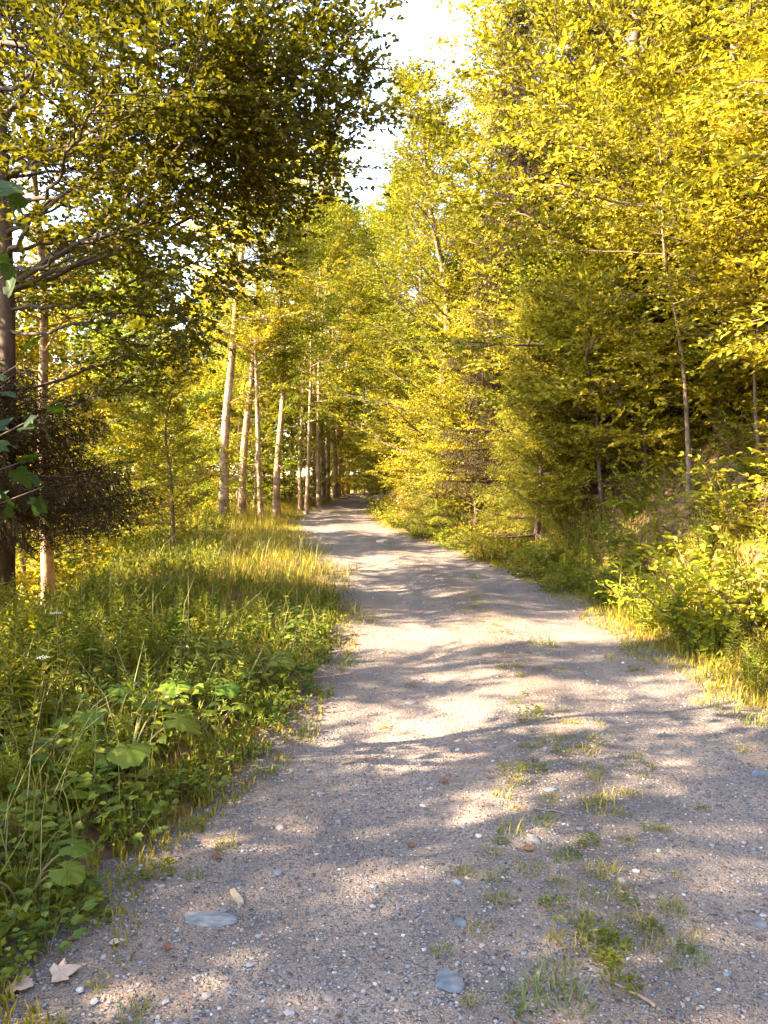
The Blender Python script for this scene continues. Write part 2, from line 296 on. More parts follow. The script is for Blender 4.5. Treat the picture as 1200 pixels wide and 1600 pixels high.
# ------------------------------------------------------------------ trees
def grow(name, label, cat, group, seed, h, r0, base, rad, nl, nsub, nspr, leaf, lm, bm, lean=(0, 0), elev=(50, 5), shape=None,
         nleaf=10, fine=False, spray=.34, wid=.6, wob=.03, fork=None, limb_up=.25, jit=.4, gap=.12, limb_r=.32, epi=0):
    """trunk with limbs and sub-branches in one mesh, leaves of the crown in another"""
    rng = np.random.default_rng(seed); o = empty(name, label, cat, group); tb = MB(); cb = MB()
    nseg = 16; tt = np.linspace(0, 1, nseg + 1)
    ph = rng.uniform(0, 6, 4)
    tr = np.stack([lean[0] * h * tt ** 1.3 + wob * h * np.sin(tt * 5 + ph[0]) * tt + .012 * h * np.sin(tt * 13 + ph[1]) * tt,
                   lean[1] * h * tt ** 1.3 + wob * h * np.sin(tt * 4.4 + ph[2]) * tt + .012 * h * np.sin(tt * 12 + ph[3]) * tt, h * tt], -1)
    rr = r0 * ((1 - tt) ** .8 * .95 + .05) * (1 + .45 * np.exp(-tt * h / .35)); tr[0, 2] -= .4
    tube(tb, tr, rr, 10)
    lines = [(tr, rr, base)]
    if fork:
        fz, fl, fd = fork; p0 = np.array([np.interp(fz, tt, tr[:, k]) for k in range(3)])
        q = bend(p0, (fd[0], fd[1], 1.6), h * fl, 9, rng, .04, .5); q2 = np.interp(fz, tt, rr) * .72 * (1 - np.linspace(0, 1, 10) * .9); tube(tb, q, q2, 8); lines.append((q, q2, .25))
    shape = shape or (lambda u: math.sin(math.pi * (u * .8 + .16)) ** .8)
    P = []; D = []; N = []; LN = []
    for (ln, lr, b0) in lines:
        tq = np.linspace(0, 1, len(ln)); cnt = nl if ln is tr else nl // 2; az = rng.uniform(0, 6)
        for k in range(cnt):
            u = (k + rng.uniform(0, 1)) / cnt; hh = b0 + (1 - b0) * u ** .9 * .985; az += 2.4 + rng.normal(0, .35)
            p0 = np.array([np.interp(hh, tq, ln[:, j]) for j in range(3)]); rl = rad * max(.12, shape(u)) * rng.uniform(.7, 1.15)
            el = R(elev[1] + (elev[0] - elev[1]) * u + rng.normal(0, 8)); d = (math.cos(az) * math.cos(el), math.sin(az) * math.cos(el), math.sin(el))
            L1 = bend(p0, d, rl, 7, rng, .09, limb_up); ra = max(.006, np.interp(hh, tq, lr) * limb_r) ; tube(tb, L1, ra * (1 - np.linspace(0, .9, 8)) + .002, 5)
            t1 = np.linspace(0, 1, 8)
            for s in range(nsub):
                if rng.random() < gap: continue
                v = .18 + .82 * (s + rng.uniform(.2, .8)) / nsub; q0 = np.array([np.interp(v, t1, L1[:, j]) for j in range(3)])
                dd = L1[min(7, int(v * 7) + 1)] - L1[int(min(v, .999) * 7)]; dd /= np.linalg.norm(dd); sd = np.cross(dd, (0, 0, 1)); sd /= max(1e-6, np.linalg.norm(sd))
                sgn = 1 if s % 2 else -1; ds = dd * .75 + sd * sgn * rng.uniform(.5, 1) + rng.normal(0, .15, 3)
                L2 = bend(q0, ds, rl * .48 * (1.15 - .55 * v) + .12, 4, rng, .12, .1); tube(tb, L2, np.linspace(ra * .35 + .002, .002, 5), 3)
                tv = np.linspace(.05, 1, nspr) ; t2 = np.linspace(0, 1, 5)
                pp = np.stack([np.interp(tv, t2, L2[:, j]) for j in range(3)], -1); d2 = nrm((L2[-1] - L2[0])[None])[0]; s2 = np.cross(d2, (0, 0, 1))
                sg = np.where(np.arange(nspr) % 2, 1., -1.)[:, None]
                P.append(pp); D.append(d2[None] * .8 + s2[None] * sg * rng.uniform(.3, 1, (nspr, 1)) + rng.normal(0, .2, (nspr, 3))); LN.append(rng.uniform(.6, 1.2, nspr) * spray)
    for k in range(epi):
        hh = rng.uniform(.07, base + .1); p0 = np.array([np.interp(hh, tt, tr[:, j]) for j in range(3)]); az = rng.uniform(0, 6.28); L1 = bend(p0, (math.cos(az), math.sin(az), rng.uniform(-.1, .7)), rng.uniform(.35, 1.3), 6, rng, .14, .2)
        tube(tb, L1, np.linspace(.012, .003, 7), 4); m = 9 if rng.random() < .75 else 0; tv = np.linspace(.35, 1, 9)[:m]
        if m: P.append(np.stack([np.interp(tv, np.linspace(0, 1, 7), L1[:, j]) for j in range(3)], -1)); D.append((L1[-1] - L1[0])[None] * .5 + rng.normal(0, .5, (m, 3))); LN.append(np.full(m, spray * .8))
    P = np.concatenate(P); D = np.concatenate(D); LN = np.concatenate(LN)
    Nn = np.array([[0, 0, 1.]]) + rng.normal(0, .28, P.shape)
    sprays(cb, P, D, Nn, LN, nleaf, leaf, rng, wid, fine, jit=jit)
    tb.obj('trunk', bm, o, True); cb.obj('crown', lm, o); return o
def conifer(name, label, group, seed, h, r0, rad, nwh, nb, leaf, lm, bm, droop=-.25, base=.06, tip=True, hang=-.45):
    rng = np.random.default_rng(seed); o = empty(name, label, 'tree', group); tb = MB(); cb = MB()
    tt = np.linspace(0, 1, 12); tr = np.stack([.02 * h * np.sin(tt * 4), .015 * h * np.sin(tt * 5 + 1), h * tt], -1); tr[0, 2] = -.4; tube(tb, tr, r0 * (1 - tt * .96), 9)
    P = []; D = []
    for k in range(nwh):
        u = (k + .5) / nwh; z = base + (1 - base) * u; az = rng.uniform(0, 6)
        for j in range(nb):
            a = az + j * 2 * math.pi / nb + rng.normal(0, .18); rl = rad * (1 - u) ** .85 * rng.uniform(.75, 1.1) + .12
            p0 = np.array([np.interp(z, tt, tr[:, q]) for q in range(3)]); el = droop * (1 - u) + .55 * u
            L1 = bend(p0, (math.cos(a), math.sin(a), el), rl, 7, rng, .05, .3); tube(tb, L1, np.linspace(.012 + .012 * rl, .003, 8), 4)
            m = max(4, int(rl / .085)); tv = np.linspace(.12, 1, m); t1 = np.linspace(0, 1, 8); q = np.stack([np.interp(tv, t1, L1[:, w_]) for w_ in range(3)], -1)
            dd = nrm(L1[-1:] - L1[:1])[0]; sd = np.cross(dd, (0, 0, 1))
            for sg in (1, -1):
                ln = (rl * .38 * (1.1 - tv * .85) + .06)
                for g in range(4):
                    f = g / 4; P.append(q + (dd * .6 + sd * sg)[None] * (ln * f)[:, None] * .85 + np.array([0, 0, hang]) * (ln * f)[:, None]); D.append((dd * .6 + sd * sg)[None] + np.array([0, 0, hang * 1.6]) + rng.normal(0, .25, (m, 3)))
            P.append(q); D.append(np.repeat(dd[None], m, 0))
        if tip and u > .6: 
            P.append(p0[None] + rng.normal(0, .02, (3, 3))); D.append(np.array([[0, 0, 1.]] * 3))
    P = np.concatenate(P); D = np.concatenate(D)
    sprays(cb, P, D, np.array([[0, 0, 1.]]) + rng.normal(0, .8, P.shape), .19, 20, leaf, rng, .20, False, 50, .8, .25, .02)
    tb.obj('trunk', bm, o, True); cb.obj('crown', lm, o); return o
def base_z(x, y, sink=.05): return float(H(x, y)) - sink
def put(proto, px, y, rz, sc, label, group, tilt=(0, 0), x=None):
    x = Xat(px, y) if x is None else x
    return place(proto, (x, y, base_z(x, y)), rz, sc, label, group, tilt)

ovate = lambda u: min(1, .62 + u * 1.6) * max(0, 1 - u) ** .5 * 1.02 + .07
cone = lambda u: (1 - u) ** .7 * .95 + .08
# --- the tall row along the left edge of the road
ROW = 'tall slender trees in a row along the left road edge'
tall = [grow('beech_tree', 'x', 'tree', ROW, 21, 13.5, .165, .36, 2.7, 30, 8, 9, .105, M['gold'], M['bark'], (.03, 0), (55, -12), nleaf=12, spray=.55, epi=18, wob=.034),
        grow('beech_tree', 'x', 'tree', ROW, 22, 13.0, .145, .38, 2.5, 30, 8, 9, .105, M['gold'], M['bark'], (-.01, .01), (55, -12), nleaf=12, spray=.55, epi=18, wob=.03, fork=(.34, .45, (.5, .1))),
        grow('beech_tree', 'x', 'tree', ROW, 23, 12.0, .11, .33, 2.2, 26, 8, 9, .105, M['beech'], M['bark'], (0, 0), (50, 0), nleaf=12, spray=.55, epi=18, wob=.036)]
row = [(350, 24.5, 0, 1.05, 'thick pale trunk leaning right, nearest of the row beside the verge'), (378, 26, 0, .95, 'curved pale trunk just right of the thick leaning one'),
       (408, 25.5, 2, .9, 'straight banded trunk, third along the row of roadside trees'), (432, 27, 1, 1.0, 'pale forked trunk splitting into two high stems by the road'),
       (470, 33, 2, 1.0, 'thin brown trunk right of the forked pale tree'), (478, 30, 2, .85, 'slim dark trunk behind the grassy road edge'), (396, 31, 2, .6, 'thin pale stem between the thicker roadside trunks'),
       (499, 36, 2, 1.15, 'thin grey trunk midway along the far row'), (490, 42, 1, 1.2, 'slender stem deep in the far row'), (512, 44, 2, 1.4, 'faint slim trunk far down the row of trees'),
       (527, 52, 0, 1.35, 'dark trunk near the far end of the row'), (535, 54, 2, 1.6, 'dark trunk closest to where the road bends away'), (543, 58, 2, 1.6, 'last slim trunk before the road disappears'),
       (452, 40, 2, 1.1, 'pale thin trunk set back behind the forked tree')]
for k, (px, y, v, sc, lab) in enumerate(row): put(tall[v], px, y, [0, .3, 2.1, 4.0, 1, 5.2, 3.3][k % 7], (sc * .9, sc * .9, sc), lab, ROW, (.03 * math.sin(k * 2.3), .045 * math.sin(k * 1.7 + .6)))
# --- the wooded slope behind and to the left
full = [grow('leafy_tree', 'x', 'tree', None, 31, 12.5, .13, .06, 3.1, 60, 8, 9, .10, M['beech'], M['bark_twig'], (.02, .01), (55, -8), ovate, nleaf=12, spray=.50, jit=.55),
        grow('leafy_tree', 'x', 'tree', None, 32, 12.0, .12, .06, 3.0, 60, 8, 9, .10, M['gold'], M['bark_twig'], (-.02, .0), (50, -8), ovate, nleaf=12, spray=.50, jit=.55),
        grow('leafy_tree', 'x', 'tree', None, 33, 11.0, .11, .04, 2.4, 54, 8, 8, .095, M['beech'], M['bark_twig'], (.0, .0), (60, 5), cone, nleaf=12, spray=.46)]
BGL = 'sunlit trees on the slope left of the road'
for px, y, v, rz, sc in [(20, 52, 1, 2, 1.2), (110, 48, 1, 3, 1.0), (210, 55, 1, 2, 1.1), (300, 60, 1, 4, 1.1), (400, 66, 1, 1, 1.1), (460, 72, 1, 3, 1.2), (60, 70, 1, 0, 1.3), (520, 74, 0, 2, 1.1), (270, 38, 1, 1, 1.1), (170, 36, 1, 4, 1.25), (225, 45, 1, 0, 1.4), (110, 41, 0, 2, 1.4), (320, 48, 1, 3, 1.3), (385, 54, 1, 0, 1.3), (430, 58, 0, 3, 1.3)]:
    put(full[v], px, y, rz, sc, 'sunlit yellow leafy tree on the slope beyond the verge', BGL)
put(full[2], 270, 15, 1, .38, 'thin young tree with sparse leaves below the verge', BGL)
young = [grow('young_beech', 'x', 'tree', None, 41, 5.0, .045, .06, 1.75, 44, 7, 6, .085, M['beech'], M['bark_twig'], (.05, 0), (45, -5), nleaf=12, spray=.36, jit=.6, wob=.03),
         grow('young_beech', 'x', 'tree', None, 42, 4.6, .04, .05, 1.6, 42, 7, 6, .085, M['gold'], M['bark_twig'], (-.06, 0), (40, -10), nleaf=12, spray=.36, jit=.6, wob=.03)]
for px, y, v, rz, sc in [(40, 15.5, 1, 0, 1.25), (130, 17.5, 1, 2, 1.4), (-60, 14, 0, 4, 1.3), (205, 19, 1, 1, .8), (250, 26, 1, 3, .9), (160, 23, 0, 5, 1.1), (95, 22, 1, 1, 1.2), (315, 36, 1, 2, 1.6), (225, 28, 1, 0, 1.6), (370, 33, 1, 4, 1.4), (410, 38, 1, 3, 1.5), (445, 42, 1, 1, 1.5), (350, 40, 1, 5, 1.8), (480, 47, 1, 2, 1.5), (510, 52, 1, 0, 1.5), (20, 27, 1, 3, 1.3), (300, 35, 1, 1, 1.8), (530, 58, 1, 4, 1.6)]:
    put(young[v], px, y, rz, sc, 'bushy young beech glowing yellow below the road on the left', 'young beeches on the left slope')
# --- trees closing the far end of the road
for px, y, v, rz, sc in [(575, 66, 0, 1, 1.35), (600, 58, 1, 2, 1.2), (628, 70, 1, 0, 1.4), (555, 80, 1, 4, 1.7), (590, 75, 0, 4, 1.6), (600, 95, 0, 5, 1.4)]:
    put(full[v], px, y, rz, sc, 'leafy tree closing the view where the road bends', 'trees at the far bend of the road')
put(tall[1], 505, 44, 1, (1.2, 1.2, 1.55), 'tall tree of the row arching highest over the road', ROW)
put(tall[0], 524, 49, 4, (1.1, 1.1, 1.25), 'slim tree whose crown reaches across the road', ROW)
# --- the bank on the right
BANK = 'leafy trees on the right bank'
put(full[0], 965, 13.5, .5, (1.15, 1.15, 1.3), 'tallest broad leafy tree on the right bank, crown leaving the picture', BANK)
put(full[1], 1130, 11.5, 2.2, (1.05, 1.05, 1.2), 'leafy tree on the steep bank at the right picture edge', BANK)
put(full[0], 1270, 12.5, 4.1, 1.15, 'leafy tree high on the bank beyond the right edge', BANK)
put(full[1], 900, 20, 1.1, (1.2, 1.2, 1.35), 'tall tree on the bank behind the broadest crown', BANK)
put(full[0], 1050, 19, 3, 1.3, 'tree high up the bank behind the others', BANK)
for px, y, v, rz, sc in [(672, 33, 0, 3, 1.1), (645, 42, 1, 5, 1.35), (625, 52, 0, 1, 1.5), (1200, 20, 1, 1, 1.2), (820, 27, 0, 2, 1.2), (960, 30, 1, 3, 1.2), (760, 34, 1, 4, 1.1), (1150, 30, 0, 5, 1.2), (880, 42, 0, 0, 1.2), (720, 46, 1, 2, 1.1), (680, 52, 0, 4, 1.0), (800, 60, 1, 1, 1.2)]:
    put(full[v], px, y, rz, sc, 'leafy tree further up the wooded bank', 'trees further up the wooded bank')
airy = grow('slender_birch', 'airy slender tree with feathery pointed top against the sky', 'tree', None, 51, 12.6, .11, .10, 2.35, 54, 7, 7, .08, M['beech'], M['bark_twig'], (-.03, 0), (62, 20), cone, nleaf=10, spray=.44, gap=.2)
for px, y, v, rz, sc in [(570, 62, 1, 0, 1.3), (588, 70, 1, 2, 1.5), (553, 65, 0, 1, 1.4), (604, 82, 1, 3, 1.7), (620, 92, 1, 4, 1.8), (578, 90, 0, 5, 2.0)]:
    put(young[v], px, y, rz, sc, 'low leafy tree filling the view behind the bend', 'young trees behind the far bend')
put(airy, 690, 20, 0, (1.25, 1.25, .90), None, None)
dark_sp = conifer('spruce_tree', 'dark spruce half hidden among the leafy trees on the bank', None, 61, 11, .16, 2.3, 30, 6, .055, M['spruce'], M['bark_dark'])
put(dark_sp, 808, 16.0, 0, (.72, .72, .95), None, None)
put(dark_sp, 900, 16, 2, .8, 'dark spruce behind the broad leafy crown on the bank', None)
ysp = conifer('young_spruce', 'young pale green spruce with upright tip by the right verge', None, 62, 4.6, .06, 1.25, 17, 6, .05, M['yspruce'], M['bark_twig'], -.1, .05)
put(ysp, 838, 13.8, 0, 1, None, None)
put(ysp, 705, 18.5, 2, .8, 'smaller young spruce behind the first, nearer the far bend', None)
YB = 'young beeches on the right bank'
yb = [(612, 36, 0, 1, 1.0), (636, 31, 1, 2, 1.0), (655, 27, 0, 3, 1.0), (690, 23.5, 1, 4, 1.0), (730, 20.5, 0, 5, 1.05), (770, 17.5, 1, 0, .95), (800, 24, 0, 1, 1.2), (860, 16, 1, 2, 1.0), (920, 14.5, 0, 3, .95),
      (985, 13, 1, 4, .9), (1110, 13.5, 0, 5, 1.0), (1190, 11, 1, 1, .95), (600, 44, 1, 3, 1.1), (618, 50, 0, 5, 1.2)]
for px, y, v, rz, sc in yb:
    put(young[v], px, y, rz, sc, 'young beech with layered yellow green leaves down to the bank', YB)
for px, y, v, rz, sc in [(880, 18, 1, 0, 1.1), (1010, 16.5, 0, 2, 1.2), (1100, 16, 1, 4, 1.2), (950, 17.5, 1, 1, 1.2), (1180, 14.5, 0, 3, 1.2), (1250, 11, 0, 2, 1.1), (840, 21, 0, 3, 1.2), (770, 23, 1, 5, 1.2), (720, 27, 0, 0, 1.2), (680, 31, 1, 1, 1.2), (1060, 21, 0, 0, 1.4), (1150, 20, 1, 1, 1.4), (660, 38, 0, 2, 1.3), (640, 44, 1, 4, 1.3), (745, 17, 0, 3, .8), (675, 20.5, 1, 2, .75), (640, 25, 0, 4, .8)]:
    put(young[v], px, y, rz, sc, 'young beech with layered yellow green leaves down to the bank', YB)
for px, y, v, rz, sc in [(1130, 11.2, 0, 1, .95), (1215, 10.2, 1, 3, 1.0), (1010, 12.2, 1, 5, .85), (940, 12.8, 0, 2, .8), (1260, 12.5, 0, 0, 1.2), (1085, 12.6, 1, 2, 1.1), (1170, 12.8, 0, 4, 1.15), (880, 14, 1, 1, .8), (1290, 9.2, 1, 2, 1.0), (980, 15, 0, 4, 1.15)]:
    put(young[v], px, y, rz, sc, 'young beech with layered yellow green leaves down to the bank', YB)
put(full[0], 1500, 6.7, 2, .85, 'leafy tree standing just outside the right edge, crown hanging into the top corner', BANK)
sap = grow('sapling', 'slim pale trunked sapling rising bare from the brown bank', 'tree', None, 71, 5.2, .034, .36, 1.8, 26, 7, 6, .08, M['beech'], M['bark_pole'], (-.10, 0), (35, 0), nleaf=9, spray=.36, wob=.02)
put(sap, 1077, 10.4, 0, 1, None, None)
sap2 = grow('sapling', 'thin crooked stem at the right picture edge on the bank', 'tree', None, 72, 3.2, .022, .40, 1.2, 18, 6, 5, .075, M['beech'], M['bark_pole'], (-.12, 0), (35, 0), nleaf=9, spray=.3, wob=.05)
put(sap2, 1185, 9.6, 0, 1, None, None)

# --- the dark broad tree overhanging from the left: each main limb a part of its own
def overhang():
    rng = np.random.default_rng(5); o = empty('overhanging_tree', 'dark trunked tree at left edge spreading long bare limbs over the road', 'tree', None)
    bx, by = -4.52, 9.0; bz = base_z(bx, by); b0 = np.array([bx, by, bz]); o.location = b0
    tt = np.linspace(0, 1, 12); tr = np.stack([.12 * np.sin(tt * 4), .10 * np.sin(tt * 3), 11 * tt], -1); tr[0, 2] = -.4
    tb = MB(); tube(tb, tr, .125 * (1 - tt * .9) * (1 + .4 * np.exp(-tt * 11 / .4)), 12); cb = MB()
    T = [(1.9, (130, 365, 8.2), (280, 228, 7.6), (400, 105, 7.4)), (2.2, (100, 310, 8), (215, 205, 7.3), (345, 60, 7)), (1.7, (150, 400, 8.5), (270, 330, 8.2), (420, 285, 8)), (2.9, (110, 225, 8), (210, 185, 7.4), (330, 130, 7)),
         (3.0, (40, 140, 8), (90, 30, 7.2), (150, -60, 7)), (3.4, (150, 120, 8), (300, 60, 7.6), (480, 0, 7.6)), (2.6, (240, 300, 8.4), (400, 180, 8.2), (565, 60, 8.2)), (2.4, (250, 330, 8.4), (415, 240, 8.4), (580, 150, 8.4)),
         (2.1, (220, 380, 8.6), (380, 300, 8.6), (535, 250, 8.8)), (1.6, (130, 470, 8.6), (270, 420, 8.4), (400, 400, 8.6)), (1.5, (80, 520, 8.4), (170, 490, 8), (255, 500, 8)), (4, (80, 60, 8), (220, -40, 7.5), (420, -120, 7.5)),
         (3.6, (200, 170, 8.6), (350, 60, 8.6), (555, -40, 8.6)), (2.2, (60, 330, 7.6), (110, 240, 6.6), (170, 140, 6)), (1.8, (60, 420, 8), (130, 380, 7.2), (210, 360, 6.8)), (3.1, (220, 240, 9), (400, 120, 9.2), (500, 90, 9.4)), (2.8, (180, 290, 8.2), (320, 240, 7.8), (470, 215, 7.6)),
         (3.2, (200, 200, 8), (340, 120, 7.6), (520, 110, 7.6)), (5, (40, 130, 9), (70, 40, 9.2), (110, -40, 9.4)), (4, (50, 230, 9.2), (110, 150, 9.5), (190, 60, 9.6)), (4, (40, 280, 9.2), (70, 210, 9.6), (60, 120, 9.8)), (5, (30, 90, 8.6), (20, 30, 8), (30, -60, 7.6)),
         (3, (80, 330, 9.2), (160, 280, 9.5), (260, 250, 9.6)), (2.6, (70, 420, 9.3), (140, 390, 9.6), (220, 350, 9.8))]
    T = [(float(np.clip(CAM_H + (770 - (q[0][1] + (q[0][0] - 3) * (q[0][1] - q[1][1]) / (q[1][0] - q[0][0]))) / FPX * 9 - bz, 1.9, 7.5)), *q) for z, *q in T]
    limbs = [[np.array([0, 0, z]) + (np.array([.12 * math.sin(z / 11 * 4), .1 * math.sin(z / 11 * 3), 0]))] + [at(*q) - b0 for q in qs] for z, *qs in T]
    for k in range(44):                                            # the sides turned away
        z = rng.uniform(2.6, 9.8); a = rng.uniform(.7, 3.8); L = rng.uniform(2.4, 4.4) * (1.15 - z / 14)
        limbs.append([np.array([0, 0, z]), np.array([math.cos(a) * L * .5, math.sin(a) * L * .5, z + .5]), np.array([math.cos(a) * L, math.sin(a) * L, z + 1.2])])
    P = []; D = []
    for li, c in enumerate(limbs):
        L1 = smooth_line(c, 18); L1[1:-1] += rng.normal(0, .02, (len(L1) - 2, 3)); n = len(L1); ln = np.linalg.norm(np.diff(L1, axis=0), axis=1).sum()
        lb = MB(); r0 = .010 + .0048 * ln; tube(lb, L1, np.linspace(r0, .006, n), 7); t1 = np.linspace(0, 1, n)
        ns = int(ln * (7 if li >= 24 else 5.6))
        for s in range(ns):
            v = (.30 if li >= 24 else .46) + (.70 if li >= 24 else .54) * (s + rng.uniform(0, 1)) / ns; i = min(n - 2, int(v * (n - 1))); dd = L1[i + 1] - L1[i]; dd /= np.linalg.norm(dd)
            q0 = np.array([np.interp(v, t1, L1[:, j]) for j in range(3)]); sd = np.cross(dd, (0, .25, 1)); sd /= np.linalg.norm(sd)
            ds = dd * .7 + sd * (1 if s % 2 else -1) * rng.uniform(.5, 1.1) + rng.normal(0, .22, 3)
            L2 = bend(q0, ds, rng.uniform(.55, 1.25) * (1.2 - .5 * v), 6, rng, .13, .05); tube(lb, L2, np.linspace(r0 * .35 * (1.2 - v) + .003, .0025, 7), 4)
            m = 8; tv = np.linspace(.15, 1, m); t2 = np.linspace(0, 1, 7); q = np.stack([np.interp(tv, t2, L2[:, j]) for j in range(3)], -1)
            d2 = nrm((L2[-1] - L2[0])[None])[0]; s2 = np.cross(d2, (0, 0, 1)); sg = np.where(np.arange(m) % 2, 1., -1.)[:, None]
            P.append(q); D.append(d2[None] * .8 + s2[None] * sg * rng.uniform(.3, 1.1, (m, 1)) + rng.normal(0, .25, (m, 3)))
        lb.obj('branch', M['bark_limb'], o, True)
    P = np.concatenate(P); D = np.concatenate(D)
    sprays(cb, P, D, np.array([[0, 0, 1.]]) + rng.normal(0, .35, P.shape), rng.uniform(.2, .42, len(P)), 10, .070, rng, .62, True, 55, .45, .15)
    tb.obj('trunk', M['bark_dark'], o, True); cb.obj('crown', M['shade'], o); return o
overhang()
t2 = grow('straight_tree', 'straight brown trunk right of the dark edge trunk, lit golden', 'tree', None, 81, 9.5, .095, .30, 2.6, 24, 7, 6, .08, M['beech'], M['bark'], (0, 0), (45, 0), nleaf=9, spray=.4, wob=.008)
put(t2, 72, 11.2, 0, 1, None, None)
sp3 = conifer('spruce_tree', 'dark spruce with drooping boughs reaching in from the left edge', None, 63, 3.5, .06, 2.35, 9, 8, .062, M['spruce'], M['bark_dark'], -.16, .56, hang=-.6)
put(sp3, -75, 8.6, 0.4, 1, None, None)
# --- maple branch close to the camera, trunk just outside the frame
def lobed(mb, p, a, n, L):
    """five-lobed leaves"""
    a = nrm(a); b = nrm(np.cross(n, a)); n = np.cross(a, b)
    prof = [(0, 0), (.30, -.06), (.52, .12), (.40, .24), (.60, .50), (.32, .50), (.28, .66), (0, 1), (-.28, .66), (-.32, .50), (-.60, .50), (-.40, .24), (-.52, .12), (-.30, -.06)]
    pr = np.array(prof); k = len(pr); Ls = np.broadcast_to(L, len(p))[:, None, None]
    v = p[:, None] + Ls * (pr[None, :, :1] * b[:, None] + pr[None, :, 1:] * a[:, None] + (-.35 * pr[:, 0] ** 2 - .12 * pr[:, 1] ** 2 + .06 * np.abs(pr[:, 0]))[None, :, None] * n[:, None])
    c = p[:, None] + Ls * (.3 * a[:, None]); v = np.concatenate([v, c], 1); idx = np.arange(len(p))[:, None, None] * (k + 1)
    tri = np.array([[j, (j + 1) % k, k] for j in range(k)])[None]
    mb.add(v.reshape(-1, 3), (idx + tri).reshape(-1, 3))
def maple():
    rng = np.random.default_rng(9); bx, by = -2.75, 3.6; b0 = np.array([bx, by, base_z(bx, by)])
    o = empty('maple_tree', 'maple with large dark lobed leaves hanging in close at left edge', 'tree', None, b0); tb = MB(); cb = MB()
    tr = bend((0, 0, -.3), (0, 0, 1), 5.2, 9, rng, .04); tube(tb, tr, np.linspace(.06, .01, 10), 8)
    for tgt, z in [((20, 420, 3.5), 1.6), ((45, 560, 3.6), 1.3), ((60, 650, 3.4), 1.1), ((40, 720, 3.7), 1.1), ((-40, 480, 3.2), 1.4), ((15, 310, 3.8), 2.1), ((70, 760, 3.9), .9), ((-60, 620, 3.1), 1.2), ((-20, 690, 3.3), 1.1), ((-100, 300, 3.6), 2.2), ((-150, 100, 3.6), 2.8)]:
        e = at(*tgt) - b0; s = np.array([np.interp(z, tr[:, 2], tr[:, 0]), np.interp(z, tr[:, 2], tr[:, 1]), z]); L = smooth_line([s, (s + e) / 2 + (0, 0, .1), e], 8); tube(tb, L, np.linspace(.012, .003, len(L)), 4)
        m = 13; tv = np.linspace(.45, 1.05, m) + rng.normal(0, .03, m); q = np.stack([np.interp(tv, np.linspace(0, 1, len(L)), L[:, j]) for j in range(3)], -1) + rng.normal(0, .05, (m, 3))
        dd = (L[-1] - L[0]); dd /= np.linalg.norm(dd)
        lobed(cb, q, dd[None] * .6 + rng.normal(0, .6, (m, 3)) + np.array([0, 0, -.55]), np.array([[.1, -.2, 1.]]) + rng.normal(0, .4, (m, 3)), rng.uniform(.07, .125, m))
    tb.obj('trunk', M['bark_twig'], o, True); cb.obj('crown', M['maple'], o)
maple()
# --- trees standing left of and behind the camera: their shade falls across the road
for x, y, v, rz, sc in [(-8.4, 6.4, 1, 4, .78), (-7.1, 3.9, 2, 1, .74), (-6.4, 1.4, 0, 0, .95), (-9.8, .2, 1, 2, .95), (-8.0, -2.4, 1, 2, .95), (-5.6, -5.0, 0, 1, .9), (-12, -5.5, 1, 3, 1.0)]:
    place(full[v], (x, y, base_z(x, y)), rz, sc, 'leafy tree on the left slope whose shade crosses the road', 'shade trees left of the road')

# ------------------------------------------------------------------ low plants
def weed_tall(seed, h, lm, nodes=13, wid=.26, leafl=.10, flower=False):
    rng = np.random.default_rng(seed); o = empty('tall_weed', 'x', 'weed', None); sb = MB(); lb = MB()
    for s in range(2 if seed % 2 else 3):
        a = rng.uniform(0, 6); hh = h * rng.uniform(.65, 1); L = bend((.04 * math.cos(a), .04 * math.sin(a), -.03), (rng.normal(0, .13), rng.normal(0, .13), 1), hh, 7, rng, .04); tube(sb, L, np.linspace(.005, .0018, 8), 4)
        tv = np.linspace(.12, 1, nodes); q = np.stack([np.interp(tv, np.linspace(0, 1, 8), L[:, j]) for j in range(3)], -1)
        for k in range(4):
            az = np.arange(nodes) * 1.25 + k * math.pi / 2 + rng.normal(0, .25, nodes); el = rng.normal(.25, .25, nodes) + tv * .5
            ax = np.stack([np.cos(az) * np.cos(el), np.sin(az) * np.cos(el), np.sin(el)], -1); nn = np.array([[0, 0, 1.]]) - ax * .3 + rng.normal(0, .2, (nodes, 3))
            leaves(lb, q, ax, nn, leafl * (np.sin(tv * 2.6 + .35) * .8 + .25) * rng.uniform(.75, 1.15, nodes), wid, True, .07)
    sb.obj('stem', M['stem'], o); lb.obj('foliage', lm, o); return o
def weed_broad(seed, h, lm, n=16, leafl=.10):
    rng = np.random.default_rng(seed); o = empty('broadleaf_plant', 'x', 'plant', None); sb = MB(); P = []; A = []; lb = MB()
    for s in range(n):
        a = rng.uniform(0, 6.28); L = bend((0, 0, -.02), (math.cos(a) * .7, math.sin(a) * .7, rng.uniform(.5, 1.6)), h * rng.uniform(.45, 1), 5, rng, .1, -.1); tube(sb, L, np.linspace(.003, .0014, 6), 3)
        for t in (3, 4, 5):
            P.append(L[t]); d = L[t] - L[t - 1]; d = d / np.linalg.norm(d); az = a + rng.normal(0, 1.0); A.append(np.array([math.cos(az), math.sin(az), rng.uniform(-.25, .35)]))
    P = np.array(P); A = np.array(A); leaves(lb, P, A, np.array([[0, 0, 1.]]) + rng.normal(0, .3, P.shape), leafl * rng.uniform(.55, 1.2, len(P)), .72, True, .09)
    sb.obj('stem', M['stem'], o); lb.obj('foliage', lm, o); return o
